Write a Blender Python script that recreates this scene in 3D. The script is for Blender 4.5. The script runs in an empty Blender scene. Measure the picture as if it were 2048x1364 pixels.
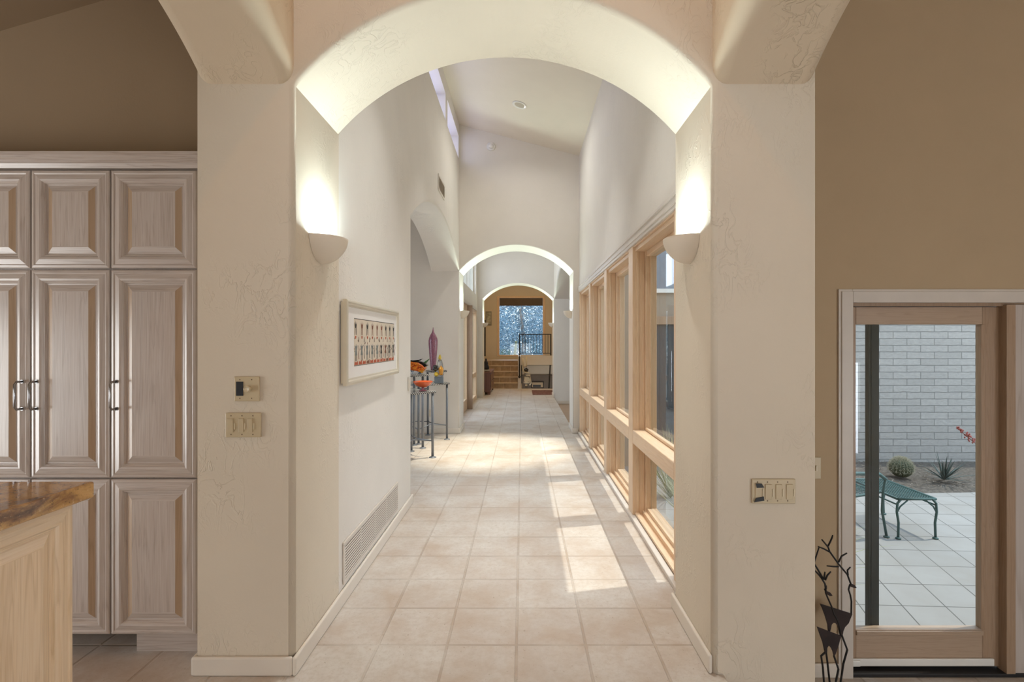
import bpy, bmesh, math, random
from mathutils import Vector, Matrix
random.seed(7)
R = math.radians
PI = math.pi
H = 1.37            # camera height above the hall floor
LOW = -0.47         # level of the sunken living room and of the patio
COL = bpy.context.scene.collection
scene = bpy.context.scene

# ---------------------------------------------------------------- mesh helpers
class MB:
    def __init__(s):
        s.v = []; s.f = []; s.mi = []; s.sm = []
    def add(s, vs, fs, mi=0, smooth=False):
        b = len(s.v)
        s.v += [tuple(v) for v in vs]
        for f in fs:
            s.f.append(tuple(b + i for i in f)); s.mi.append(mi); s.sm.append(smooth)
        return s
    def box(s, x0, x1, y0, y1, z0, z1, mi=0):
        vs = [(x0,y0,z0),(x1,y0,z0),(x1,y1,z0),(x0,y1,z0),(x0,y0,z1),(x1,y0,z1),(x1,y1,z1),(x0,y1,z1)]
        return s.add(vs, [(0,3,2,1),(4,5,6,7),(0,1,5,4),(1,2,6,5),(2,3,7,6),(3,0,4,7)], mi)
    def obox(s, c, sx, sy, sz, rz=0, rx=0, ry=0, mi=0):
        M = Matrix.Translation(c) @ Matrix.Rotation(rz,4,'Z') @ Matrix.Rotation(ry,4,'Y') @ Matrix.Rotation(rx,4,'X')
        p = [(-1,-1,-1),(1,-1,-1),(1,1,-1),(-1,1,-1),(-1,-1,1),(1,-1,1),(1,1,1),(-1,1,1)]
        vs = [M @ Vector((a*sx/2,b*sy/2,d*sz/2)) for a,b,d in p]
        return s.add(vs, [(0,3,2,1),(4,5,6,7),(0,1,5,4),(1,2,6,5),(2,3,7,6),(3,0,4,7)], mi)
    def prism(s, pts, axis, a, b, mi=0):
        """pts: 2D outline; axis X -> pts are (y,z), Y -> (x,z), Z -> (x,y)"""
        n = len(pts)
        def P(p, t):
            return (t,p[0],p[1]) if axis=='X' else ((p[0],t,p[1]) if axis=='Y' else (p[0],p[1],t))
        vs = [P(p,a) for p in pts] + [P(p,b) for p in pts]
        fs = [tuple(range(n)), tuple(range(2*n-1,n-1,-1))]
        fs += [(i, n+i, n+(i+1)%n, (i+1)%n) for i in range(n)]
        return s.add(vs, fs, mi)
    def tube(s, pts, r, seg=8, mi=0, cap=True):
        pts = [Vector(p) for p in pts]
        n = len(pts)
        rr = r if isinstance(r,(list,tuple)) else [r]*n
        vs = []; u = None
        for i,p in enumerate(pts):
            d = (pts[min(i+1,n-1)] - pts[max(i-1,0)])
            if d.length < 1e-9: d = Vector((0,0,1))
            d.normalize()
            if u is None:
                u = d.orthogonal().normalized()
            else:
                u = (u - d*u.dot(d))
                u = u.normalized() if u.length>1e-6 else d.orthogonal().normalized()
            w = d.cross(u)
            for k in range(seg):
                a = 2*PI*k/seg
                vs.append(p + (u*math.cos(a) + w*math.sin(a))*rr[i])
        fs = []
        for i in range(n-1):
            for k in range(seg):
                fs.append((i*seg+k, i*seg+(k+1)%seg, (i+1)*seg+(k+1)%seg, (i+1)*seg+k))
        s.add(vs, fs, mi, True)
        if cap:
            b = len(s.v)-n*seg
            s.f.append(tuple(b+k for k in range(seg-1,-1,-1))); s.mi.append(mi); s.sm.append(False)
            s.f.append(tuple(b+(n-1)*seg+k for k in range(seg))); s.mi.append(mi); s.sm.append(False)
        return s
    def lathe(s, prof, c, seg=32, mi=0, sx=1, sy=1):
        c = Vector(c); vs=[]; n=len(prof)
        for (r,z) in prof:
            for k in range(seg):
                a=2*PI*k/seg
                vs.append((c.x+sx*r*math.cos(a), c.y+sy*r*math.sin(a), c.z+z))
        fs=[]
        for i in range(n-1):
            for k in range(seg):
                fs.append((i*seg+k, i*seg+(k+1)%seg, (i+1)*seg+(k+1)%seg, (i+1)*seg+k))
        s.add(vs,fs,mi,True)
        b=len(s.v)-n*seg
        s.f.append(tuple(b+k for k in range(seg-1,-1,-1))); s.mi.append(mi); s.sm.append(False)
        s.f.append(tuple(b+(n-1)*seg+k for k in range(seg))); s.mi.append(mi); s.sm.append(False)
        return s

def link(name, me, mats, parent=None):
    o = bpy.data.objects.new(name, me); COL.objects.link(o)
    for m in (mats if isinstance(mats,(list,tuple)) else [mats]): me.materials.append(m)
    if parent is not None:
        o.parent = parent
        o.matrix_parent_inverse = Matrix.Translation(-Vector(parent.location))
    return o

def obj(name, mb, mats, parent=None, bevel=0, seg=2, ang=35, pred=None, prad=0.02, pseg=4):
    me = bpy.data.meshes.new(name)
    me.from_pydata(mb.v, [], mb.f)
    for p,mi,sm in zip(me.polygons, mb.mi, mb.sm):
        p.material_index = mi; p.use_smooth = sm
    bm = bmesh.new(); bm.from_mesh(me)
    if pred is not None:
        groups = pred if isinstance(pred, list) else [(pred, prad)]
        for pr, rad in groups:
            es = []
            for e in bm.edges:
                if len(e.link_faces) != 2: continue
                a, b = e.verts[0].co, e.verts[1].co
                if pr(a, b): es.append(e)
            if es:
                res = bmesh.ops.bevel(bm, geom=es, offset=rad, segments=pseg, profile=0.5, affect='EDGES')
                for f in res['faces']: f.smooth = True
    bmesh.ops.recalc_face_normals(bm, faces=bm.faces)
    bm.to_mesh(me); bm.free()
    me.update()
    o = link(name, me, mats, parent)
    if bevel:
        m = o.modifiers.new('bv','BEVEL'); m.width = bevel; m.segments = seg
        m.limit_method = 'ANGLE'; m.angle_limit = R(ang)
    return o

def tag(o, label=None, cat=None, group=None, kind=None):
    if label: o['label'] = label
    if cat: o['category'] = cat
    if group: o['group'] = group
    if kind: o['kind'] = kind
    return o
def thing(name, loc, label, cat, group=None, kind=None):
    o = bpy.data.objects.new(name, None); COL.objects.link(o); o.location = loc
    o.empty_display_size = 0.05
    return tag(o, label, cat, group, kind)
def struct(o, label, cat): return tag(o, label, cat, None, 'structure')

# ---------------------------------------------------------------- materials
def nm(name):
    m = bpy.data.materials.new(name); m.use_nodes = True
    nt = m.node_tree; b = nt.nodes['Principled BSDF']
    return m, nt, b
def pos(nt):
    return nt.nodes.new('ShaderNodeNewGeometry').outputs['Position']
def mapping(nt, src, scale=(1,1,1), loc=(0,0,0), rot=(0,0,0)):
    n = nt.nodes.new('ShaderNodeMapping'); n.inputs['Scale'].default_value = scale
    n.inputs['Location'].default_value = loc; n.inputs['Rotation'].default_value = rot
    nt.links.new(src, n.inputs['Vector']); return n.outputs[0]
def noise(nt, vec, scale, detail=4, rough=.5, dist=0):
    n = nt.nodes.new('ShaderNodeTexNoise'); n.inputs['Scale'].default_value = scale
    n.inputs['Detail'].default_value = detail; n.inputs['Roughness'].default_value = rough
    n.inputs['Distortion'].default_value = dist
    nt.links.new(vec, n.inputs['Vector']); return n.outputs['Fac']
def ramp(nt, fac, stops):
    n = nt.nodes.new('ShaderNodeValToRGB'); e = n.color_ramp.elements
    while len(e) < len(stops): e.new(0.5)
    for el,(p,c) in zip(e, stops):
        el.position = p; el.color = c if len(c)==4 else (*c,1)
    nt.links.new(fac, n.inputs[0]); return n.outputs[0]
def mixc(nt, fac, a, b, blend='MIX'):
    n = nt.nodes.new('ShaderNodeMix'); n.data_type='RGBA'; n.blend_type=blend
    for sock, val in ((0,fac),(6,a),(7,b)):
        if isinstance(val,(int,float)): n.inputs[sock].default_value = val
        elif isinstance(val,tuple): n.inputs[sock].default_value = val if len(val)==4 else (*val,1)
        else: nt.links.new(val, n.inputs[sock])
    return n.outputs[2]
def mth(nt, op, a, b=None):
    n = nt.nodes.new('ShaderNodeMath'); n.operation = op
    for i,val in enumerate((a,b)):
        if val is None: continue
        if isinstance(val,(int,float)): n.inputs[i].default_value = val
        else: nt.links.new(val, n.inputs[i])
    return n.outputs[0]
def bump(nt, b, h, strength=.3, dist=.01, prev=None):
    n = nt.nodes.new('ShaderNodeBump'); n.inputs['Strength'].default_value = strength
    n.inputs['Distance'].default_value = dist
    nt.links.new(h, n.inputs['Height'])
    if prev is not None: nt.links.new(prev, n.inputs['Normal'])
    nt.links.new(n.outputs[0], b.inputs['Normal']); return n.outputs[0]

def plain(name, col, rough=.5, metal=0, spec=.5, coat=0, var=.06):
    m, nt, b = nm(name)
    f = noise(nt, pos(nt), 9, 3)
    c2 = tuple(max(0,c*(1-var)) for c in col); c1 = tuple(min(1,c*(1+var)) for c in col)
    nt.links.new(ramp(nt, f, [(.3,c2),(.7,c1)]), b.inputs['Base Color'])
    b.inputs['Roughness'].default_value = rough; b.inputs['Metallic'].default_value = metal
    b.inputs['Specular IOR Level'].default_value = spec
    b.inputs['Coat Weight'].default_value = coat; b.inputs['Coat Roughness'].default_value = .1
    return m

def stucco(name, col, amount=.25, trowel=.5):
    m, nt, b = nm(name); p = pos(nt)
    f = noise(nt, p, 2.2, 5, .6)
    nt.links.new(ramp(nt, f, [(.3,tuple(c*.97 for c in col)),(.7,tuple(min(1,c*1.02) for c in col))]), b.inputs['Base Color'])
    b.inputs['Roughness'].default_value = .78; b.inputs['Specular IOR Level'].default_value = .25
    # skip-trowel plaster: thin ridges where a stretched noise crosses a level, only in patches
    w = noise(nt, mapping(nt, p, (1,1,.6)), 15, 3, .55, 1.2)
    ridge = mth(nt,'ABSOLUTE', mth(nt,'SUBTRACT', w, .5))
    ridge = mth(nt,'SUBTRACT', 1.0, mth(nt,'MULTIPLY', ridge, 26)); ridge = mth(nt,'MAXIMUM', ridge, 0)
    patch = ramp(nt, noise(nt, p, 2.6, 2), [(.46,(0,0,0)),(.66,(1,1,1))])
    h1 = mth(nt,'MULTIPLY', ridge, patch)
    fine = noise(nt, p, 70, 4, .6)
    n1 = bump(nt, b, fine, amount, .0025)
    bump(nt, b, h1, trowel, .0035, n1)
    return m

def wood(name, light, dark, axis='z', rough=.38, coat=.3, scale=1.0, pale=None, contrast=1.0):
    """plain-sawn grain running along axis"""
    m, nt, b = nm(name); p = pos(nt)
    st = {'x':(.05,1,1),'y':(1,.05,1),'z':(1,1,.05)}[axis]
    v = mapping(nt, p, tuple(s*scale for s in st))
    big = noise(nt, v, 16, 3, .5, .8)
    pores = noise(nt, mapping(nt, p, tuple((.02 if s<.5 else 1)*scale for s in st)), 160, 3, .65)
    rings = mth(nt,'FRACT', mth(nt,'MULTIPLY', big, 6.0))
    c = ramp(nt, rings, [(.0,dark),(.35,light),(.85,light),(1,dark)])
    tone = noise(nt, v, 4, 2)
    c = mixc(nt, mth(nt,'MULTIPLY',tone,.5*contrast), c, dark)
    pc = ramp(nt, pores, [(.42,(0,0,0)),(.62,(1,1,1))])
    c = mixc(nt, mth(nt,'MULTIPLY',pc,.35*contrast), c, pale or light)
    nt.links.new(c, b.inputs['Base Color'])
    b.inputs['Roughness'].default_value = rough
    b.inputs['Coat Weight'].default_value = coat; b.inputs['Coat Roughness'].default_value = .22
    bump(nt, b, pores, .12, .0015)
    return m

def glass(name, tint=(.96,.98,.97), ior=1.5, rough=0.0):
    m = bpy.data.materials.new(name); m.use_nodes = True
    nt = m.node_tree; nt.nodes.clear()
    out = nt.nodes.new('ShaderNodeOutputMaterial'); mx = nt.nodes.new('ShaderNodeMixShader')
    t = nt.nodes.new('ShaderNodeBsdfTransparent'); t.inputs[0].default_value = (*tint,1)
    g = nt.nodes.new('ShaderNodeBsdfGlossy'); g.inputs['Roughness'].default_value = rough
    f = nt.nodes.new('ShaderNodeFresnel'); f.inputs['IOR'].default_value = ior
    # the pane is a thin closed box: facing normals only, so back faces do not turn to total reflection
    geo = nt.nodes.new('ShaderNodeNewGeometry')
    fac = mth(nt,'MULTIPLY', f.outputs[0], mth(nt,'SUBTRACT', 1.0, geo.outputs['Backfacing']))
    nt.links.new(fac, mx.inputs[0]); nt.links.new(t.outputs[0], mx.inputs[1]); nt.links.new(g.outputs[0], mx.inputs[2])
    nt.links.new(mx.outputs[0], out.inputs[0])
    return m

def tiles(name):
    m, nt, b = nm(name); p = pos(nt)
    T = .313
    v = mapping(nt, p, loc=(.0247,-2.2604+T*20,0))
    br = nt.nodes.new('ShaderNodeTexBrick')
    br.offset = 0; br.squash = 1
    br.inputs['Scale'].default_value = 1; br.inputs['Brick Width'].default_value = T; br.inputs['Row Height'].default_value = T
    br.inputs['Mortar Size'].default_value = .0075; br.inputs['Mortar Smooth'].default_value = .45; br.inputs['Bias'].default_value = -.1
    br.inputs['Color1'].default_value = (.54,.47,.41,1); br.inputs['Color2'].default_value = (.60,.54,.48,1)
    br.inputs['Mortar'].default_value = (.40,.325,.26,1)
    nt.links.new(v, br.inputs['Vector'])
    cloud = noise(nt, p, 5, 6, .65, .5)
    c = mixc(nt, ramp(nt, cloud, [(.40,(0,0,0)),(.64,(.75,.75,.75))]), br.outputs['Color'], (.47,.36,.27))
    pale = noise(nt, mapping(nt,p,loc=(3,7,1)), 2.4, 5, .6)
    c = mixc(nt, ramp(nt, pale, [(.42,(0,0,0)),(.68,(.75,.75,.75))]), c, (.67,.63,.575))
    grain = noise(nt, p, 34, 6, .75)
    c = mixc(nt, ramp(nt, grain, [(.35,(.45,.45,.45)),(.55,(0,0,0))]), c, (.46,.37,.29))
    pit = noise(nt, p, 55, 3, .7)
    pm = ramp(nt, pit, [(.64,(0,0,0)),(.72,(.8,.8,.8))])
    c = mixc(nt, pm, c, (.30,.22,.15))
    nt.links.new(c, b.inputs['Base Color'])
    b.inputs['Roughness'].default_value = .42; b.inputs['Specular IOR Level'].default_value = .35
    n1 = bump(nt, b, mth(nt,'SUBTRACT',1.0,br.outputs['Fac']), .55, .005)
    bump(nt, b, noise(nt, p, 14, 5, .6), .12, .006, n1)
    return m

def pavers(name):
    """square concrete pavers, joints measured off the photo: one family runs nearly along x, the other leans 16 degrees off y"""
    m, nt, b = nm(name); p = pos(nt)
    sx = nt.nodes.new('ShaderNodeSeparateXYZ'); nt.links.new(p, sx.inputs[0])
    u = mth(nt,'SUBTRACT', sx.outputs[0], mth(nt,'MULTIPLY', sx.outputs[1], .285))
    w = mth(nt,'ADD', sx.outputs[1], mth(nt,'MULTIPLY', sx.outputs[0], .05))
    cb = nt.nodes.new('ShaderNodeCombineXYZ'); nt.links.new(u, cb.inputs[0]); nt.links.new(w, cb.inputs[1])
    v = mapping(nt, cb.outputs[0], loc=(.09+3,-.13+3,0))
    br = nt.nodes.new('ShaderNodeTexBrick'); br.offset = 0
    br.inputs['Scale'].default_value = 1; br.inputs['Brick Width'].default_value = .297; br.inputs['Row Height'].default_value = .325
    br.inputs['Mortar Size'].default_value = .0045; br.inputs['Mortar Smooth'].default_value = .2
    br.inputs['Color1'].default_value = (.29,.28,.262,1); br.inputs['Color2'].default_value = (.325,.313,.293,1)
    br.inputs['Mortar'].default_value = (.095,.09,.083,1)
    nt.links.new(v, br.inputs['Vector'])
    c = mixc(nt, ramp(nt, noise(nt,p,3.5,6,.65), [(.4,(0,0,0)),(.75,(.45,.45,.45))]), br.outputs['Color'], (.235,.212,.18))
    nt.links.new(c, b.inputs['Base Color']); b.inputs['Roughness'].default_value = .85
    n1 = bump(nt, b, mth(nt,'SUBTRACT',1.0,br.outputs['Fac']), .6, .006)
    bump(nt, b, noise(nt,p,40,4), .15, .004, n1)
    return m

def slump(name):
    m, nt, b = nm(name); p = pos(nt)
    sx = nt.nodes.new('ShaderNodeSeparateXYZ'); nt.links.new(p, sx.inputs[0])
    wob = mth(nt,'MULTIPLY', mth(nt,'SUBTRACT', noise(nt,p,7,2), .5), .016)
    cb = nt.nodes.new('ShaderNodeCombineXYZ'); nt.links.new(mth(nt,'ADD',sx.outputs[0],.19), cb.inputs[0])
    nt.links.new(mth(nt,'ADD', mth(nt,'ADD',sx.outputs[2],.47+.0), wob), cb.inputs[1])
    br = nt.nodes.new('ShaderNodeTexBrick'); br.offset = .5
    br.inputs['Scale'].default_value = 1; br.inputs['Brick Width'].default_value = .407; br.inputs['Row Height'].default_value = .0995
    br.inputs['Mortar Size'].default_value = .0055; br.inputs['Mortar Smooth'].default_value = .5
    br.inputs['Color1'].default_value = (.335,.32,.30,1); br.inputs['Color2'].default_value = (.385,.367,.345,1)
    br.inputs['Mortar'].default_value = (.20,.195,.185,1)
    nt.links.new(cb.outputs[0], br.inputs['Vector'])
    f = noise(nt, mapping(nt,p,(1,1,2.2)), 14, 6, .7)
    c = mixc(nt, ramp(nt, f, [(.35,(.5,.5,.5)),(.62,(0,0,0))]), br.outputs['Color'], (.25,.238,.225))
    nt.links.new(c, b.inputs['Base Color']); b.inputs['Roughness'].default_value = .9
    n1 = bump(nt, b, mth(nt,'SUBTRACT',1.0,br.outputs['Fac']), .9, .018)
    bump(nt, b, f, .5, .02, n1)
    return m

def granite(name):
    m, nt, b = nm(name); p = pos(nt)
    v = mapping(nt, p, (1,.55,1), rot=(0,0,.6))
    f = noise(nt, v, 6, 6, .65, 1.6)
    c = ramp(nt, f, [(.28,(.05,.035,.03)),(.40,(.26,.14,.07)),(.5,(.52,.30,.11)),(.6,(.62,.38,.16)),(.74,(.36,.20,.12))])
    sp = noise(nt, p, 90, 3, .7)
    c = mixc(nt, ramp(nt, sp, [(.30,(.75,.75,.75)),(.42,(0,0,0))]), c, (.10,.06,.04))
    c = mixc(nt, ramp(nt, sp, [(.60,(0,0,0)),(.72,(.55,.55,.55))]), c, (.74,.55,.33))
    nt.links.new(c, b.inputs['Base Color'])
    b.inputs['Roughness'].default_value = .07; b.inputs['Coat Weight'].default_value = .4; b.inputs['Coat Roughness'].default_value = .03
    return m

def leafy(name, c1, c2, trans=.0, rough=.6):
    m, nt, b = nm(name)
    oi = nt.nodes.new('ShaderNodeNewGeometry').outputs['Random Per Island']
    nt.links.new(ramp(nt, oi, [(0,c1),(1,c2)]), b.inputs['Base Color'])
    b.inputs['Roughness'].default_value = rough
    return m

def rope(name):
    """twisted dark and pale iron edge"""
    m, nt, b = nm(name); p = pos(nt)
    sx = nt.nodes.new('ShaderNodeSeparateXYZ'); nt.links.new(p, sx.inputs[0])
    t = mth(nt,'ADD', mth(nt,'ADD', sx.outputs[0], sx.outputs[1]), mth(nt,'MULTIPLY', sx.outputs[2], 1.3))
    f = mth(nt,'FRACT', mth(nt,'MULTIPLY', t, 26))
    nt.links.new(ramp(nt, f, [(.0,(.03,.03,.035)),(.5,(.05,.05,.055)),(.62,(.62,.60,.56)),(.85,(.62,.60,.56)),(1,(.03,.03,.035))]), b.inputs['Base Color'])
    b.inputs['Roughness'].default_value = .45; b.inputs['Metallic'].default_value = .3
    return m

def emit(name, col, s):
    m = bpy.data.materials.new(name); m.use_nodes = True; nt = m.node_tree; nt.nodes.clear()
    o = nt.nodes.new('ShaderNodeOutputMaterial'); e = nt.nodes.new('ShaderNodeEmission')
    e.inputs[0].default_value = (*col,1); e.inputs[1].default_value = s
    nt.links.new(e.outputs[0], o.inputs[0]); return m

WALLC = (.74,.695,.635)
M = {}
M['wall'] = stucco('cream_plaster', WALLC, .22, .55)
M['frontwall'] = stucco('lamp_tinted_cream_plaster', (.69,.61,.495), .22, .55)  # warm lamp cast on the crossing wall put into the plaster colour
M['archwall'] = stucco('lamp_tinted_tan_plaster', (.64,.53,.39), .22, .8)  # stronger warm lamp cast put into the side arch colour
M['smoothwall'] = stucco('cream_plaster_smooth', WALLC, .18, .15)
M['taupe'] = stucco('taupe_plaster', (.30,.215,.135), .18, .06)
M['tan2'] = stucco('tan_plaster_stair_hall', (.62,.54,.43), .18, .06)
M['tan'] = stucco('tan_plaster', (.47,.355,.23), .18, .06)
M['grey'] = stucco('alcove_plaster', (.66,.655,.63), .18, .1)
M['ceil'] = stucco('ceiling_plaster', (.74,.675,.585), .2, .1)
M['trim'] = plain('cream_trim_paint', (.74,.675,.59), .4, var=.02)
M['trim2'] = plain('white_casing_paint', (.62,.56,.50), .4, var=.03)
M['floor'] = tiles('saltillo_tile')
oakl, oakd, oakp = (.52,.44,.385), (.41,.335,.285), (.66,.61,.58)
M['oakz'] = wood('pickled_oak_upright', oakl, oakd, 'z', .30, .5, 1.6, oakp)
M['oakx'] = wood('pickled_oak_level', oakl, oakd, 'x', .30, .5, 1.6, oakp)
M['oakg'] = wood('pickled_oak_glazed_bevel', (.46,.325,.215), (.38,.26,.165), 'z', .32, .4, 1.6)
M['islz'] = wood('pale_oak_upright', (.80,.62,.42), (.66,.485,.30), 'z', .3, .4, 1.4, (.86,.72,.55))
M['isly'] = wood('pale_oak_level', (.80,.62,.42), (.66,.485,.30), 'y', .3, .4, 1.4, (.86,.72,.55))
firl, fird = (.74,.53,.34), (.64,.44,.27)
M['firz'] = wood('fir_upright', firl, fird, 'z', .45, .15, 2.2, (.78,.64,.51))
M['firy'] = wood('fir_along_hall', firl, fird, 'y', .45, .15, 2.2, (.78,.64,.51))
M['firx'] = wood('fir_level', (.44,.32,.225), (.37,.26,.18), 'x', .45, .15, 2.2, (.45,.33,.235))
M['doorz'] = wood('door_fir_upright', (.37,.245,.155), (.30,.19,.115), 'z', .45, .15, 2.2, (.42,.31,.225))
M['palewood'] = wood('whitewashed_upright', (.52,.455,.41), (.42,.35,.30), 'z', .5, .1, .5, (.57,.52,.49), .6)
M['mahog'] = wood('mahogany', (.20,.07,.04), (.10,.03,.02), 'z', .3, .4, 1.2)
M['dark'] = plain('dark_wood_recess_shade', (.03,.022,.018), .8)
M['granite'] = granite('gold_granite')
M['glass'] = glass('window_glass'); M['dglass'] = glass('double_glazing', (.93,.96,.97), 2.1)
M['ceramic'] = plain('cream_ceramic', (.72,.64,.53), .55, var=.02)
M['almond'] = plain('almond_plastic', (.56,.46,.30), .35, var=.02)
M['almond2'] = plain('ivory_plastic', (.66,.57,.40), .3, var=.02)
M['black'] = plain('black_matt', (.008,.008,.01), .5)
M['iron'] = plain('black_iron', (.02,.018,.018), .55, .4)
M['rust'] = plain('rusted_sheet', (.035,.022,.02), .7, .3, var=.35)
M['steel'] = plain('dark_chrome', (.35,.35,.36), .22, 1)
M['pewter'] = plain('pewter_legs', (.20,.21,.23), .45, .5)
M['rope'] = rope('twisted_iron')
M['tabletop'] = plain('grey_green_top', (.30,.32,.30), .2, 0, .5, .4)
M['teal'] = plain('teal_iron', (.045,.105,.10), .5, .1, var=.15)
M['bronze'] = plain('dark_bronze', (.035,.036,.032), .5, .3)
M['vent'] = plain('vent_enamel', (.66,.60,.53), .5, var=.02)
M['ventdark'] = plain('vent_shadow', (.16,.11,.07), .8)
M['white'] = plain('white_paint', (.78,.76,.72), .4, var=.02)
M['patio'] = pavers('concrete_pavers')
M['slump'] = slump('slump_block')
M['outwall'] = stucco('exterior_stucco', (.34,.28,.22), .4, .2)

# ---------------------------------------------------------------- arches
XL, XR = -.942, .786          # hall faces
SPR = 2.434                   # springing height
TOP = 5.0
def arc(a0, a1, z0, rise, n=64):
    """points of a segmental arch from a0 to a1 springing at z0"""
    h = (a1-a0)/2; r = (h*h+rise*rise)/(2*rise); c = (a0+a1)/2; zc = z0+rise-r
    t = math.asin(min(1,h/r)); out = []
    for i in range(n+1):
        a = -t + 2*t*i/n
        out.append((c + r*math.sin(a), zc + r*math.cos(a)))
    return out
def arch_outline(x0, x1, xl, xr, zl, zr, rise, top=TOP, n=64):
    """'n' outline: outer x0..x1, opening xl..xr, base zl on the left and zr on the right"""
    return [(x0,zl),(xl,zl)] + arc(xl,xr,SPR,rise,n) + [(xr,zr),(x1,zr),(x1,top),(x0,top)]
def on(v, t): return abs(v-t) < 1e-4
RISE = .393
def arc_edge(a, b, ax, val, lo, hi):
    return on(a[ax],val) and on(b[ax],val)

# wall with the first arch
Y0, Y1 = 2.063, 2.57
mb = MB().prism(arch_outline(-1.339,1.209,XL,XR,0,LOW,RISE), 'Y', Y0, Y1)
def pr_front(a,b):      # opening outline and outer pier corners on the front face, below the springing or along the arch
    if not (on(a.y,Y0) and on(b.y,Y0)): return False
    if max(a.z,b.z) > 4: 
        return False
    if abs(a.x-b.x)<1e-5 and (on(a.x,-1.339) or on(a.x,1.209)): return False
    if abs(a.z-b.z)<1e-5 and min(a.z,b.z)<.1: return False
    return True
def pr_back(a,b):
    if not (on(a.y,Y1) and on(b.y,Y1)): return False
    if max(a.z,b.z) > 4: return False
    if abs(a.x-b.x)<1e-5 and not on(a.x,XR): return False
    if abs(a.z-b.z)<1e-5 and min(a.z,b.z)<.1: return False
    return True
def pr_out(a,b):
    return on(a.y,Y0) and on(b.y,Y0) and abs(a.x-b.x)<1e-5 and (on(a.x,-1.339) or on(a.x,1.209))
o = obj('wall_arch_front', mb, M['frontwall'], pred=[(pr_front,.022),(pr_back,.012)], pseg=4)
struct(o, 'cream plaster wall with the wide arch into the hall', 'wall')

# side arches of the crossing (kitchen left, living room right)
def side_wall(name, xin, xout, ya, yb, zb, rise, mat, label, yend0, yend1, rad=.06, top=TOP, low=None):
    pts = [(yend0,zb),(ya,zb)] + arc(ya,yb,SPR,rise,64)
    if yend1 > yb + 1e-3: pts += [(yend1,SPR)]
    else: pts = pts
    pts += [(yend1,top),(yend0,top)]
    m = MB().prism(pts,'X',xin,xout)
    def pr(a,b):
        if not ((on(a.x,xin) and on(b.x,xin)) or (on(a.x,xout) and on(b.x,xout))): return False
        if max(a.z,b.z) > 4: return False
        if abs(a.z-b.z)<1e-5 and min(a.z,b.z)<.1: return False
        if abs(a.y-b.y)<1e-5 and (on(a.y,yend1) or on(a.y,yend0)): return False
        return True
    o = obj(name, m, mat, pred=pr, prad=rad, pseg=5)
    return struct(o, label, 'wall')
side_wall('wall_arch_left', XL, -1.339, .463, Y0, 0, .289, M['archwall'], 'cream plaster wall arched over the way to the pantry', .32, Y0+.12)
side_wall('wall_arch_right', XR, 1.209, .463, Y0, LOW, .289, M['archwall'], 'cream plaster wall arched over the way to the patio door', .32, Y0+.12)

# hall left wall with the alcove arch and clerestory holes
YA0, YA1, Y2, Y2b = 4.243, 7.5, 7.5, 8.05
pts = [(Y1,0),(YA0,0)] + arc(YA0,YA1,SPR,.46,64) + [(YA1,4.1),(Y1,4.1)]
mb = MB().prism(pts,'X',XL,-1.36)
CL = [(3.80,4.90),(5.06,6.16),(6.32,7.42)]
prev = Y1
for a,b in CL:
    mb.box(-1.36,XL,prev,a,4.1,4.43); prev = b
mb.box(-1.36,XL,prev,YA1,4.1,4.43); mb.box(-1.36,XL,Y1,YA1,4.43,TOP)
def pr(a,b):
    if not (on(a.x,XL) and on(b.x,XL)): return False
    if max(a.z,b.z) > 3.5: return False
    if abs(a.z-b.z)<1e-5 and min(a.z,b.z)<.1: return False
    if abs(a.y-b.y)<1e-5 and not on(a.y,YA0): return False
    return True
o = obj('wall_left', mb, M['wall'], pred=pr, prad=.02)
struct(o, 'cream plaster hall wall pierced by the alcove arch', 'wall')
# clerestory windows
for i,(a,b) in enumerate(CL):
    w = thing('window_%d'%(5+i), (-1.15,(a+b)/2,4.1), ['high slim clerestory window nearest the front arch','high slim clerestory window in the middle of the left wall','high slim clerestory window at the far corner of the hall'][i], 'window', kind='structure')
    f = MB()
    f.box(-1.17,-1.11,a,a+.03,4.1,4.43).box(-1.17,-1.11,b-.03,b,4.1,4.43).box(-1.17,-1.11,a+.03,b-.03,4.1,4.13).box(-1.17,-1.11,a+.03,b-.03,4.40,4.43)
    obj('window_frame', f, M['white'], w)
    obj('glass', MB().box(-1.143,-1.137,a+.03,b-.03,4.13,4.40), M['glass'], w)

# second arch
o = obj('wall_arch_middle', MB().prism(arch_outline(-3.3,1.25,XL,XR-.02,0,-.02,RISE),'Y',Y2,Y2b), M['smoothwall'],
    pred=lambda a,b: (on(a.y,Y2) and on(b.y,Y2) and max(a.z,b.z)<4 and not (abs(a.z-b.z)<1e-5 and min(a.z,b.z)<.1)
                      and not (abs(a.x-b.x)<1e-5 and not (on(a.x,XL) or on(a.x,XR-.02)))), prad=.015)
struct(o, 'cream plaster wall with the second arch half way down the hall', 'wall')
# third arch
Y3, Y3b = 12.34, 12.9
o = obj('wall_arch_far', MB().prism(arch_outline(-1.6,1.7,-.975,.785,0,-.17,RISE),'Y',Y3,Y3b), M['smoothwall'])
struct(o, 'cream plaster wall with the third and farthest arch', 'wall')

# wall above and below the hall glazing
XW = .857
o = obj('wall_right', MB().box(XW,1.04,Y1,Y2,2.16,TOP).box(XW+.02,1.04,Y1,Y2,-.5,-.02).box(XW,1.04,Y1,2.675,-.02,2.16).box(XW,1.04,7.481,7.499,-.02,2.16), M['wall'])
struct(o, 'cream plaster wall above the row of hall windows', 'wall')

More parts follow.
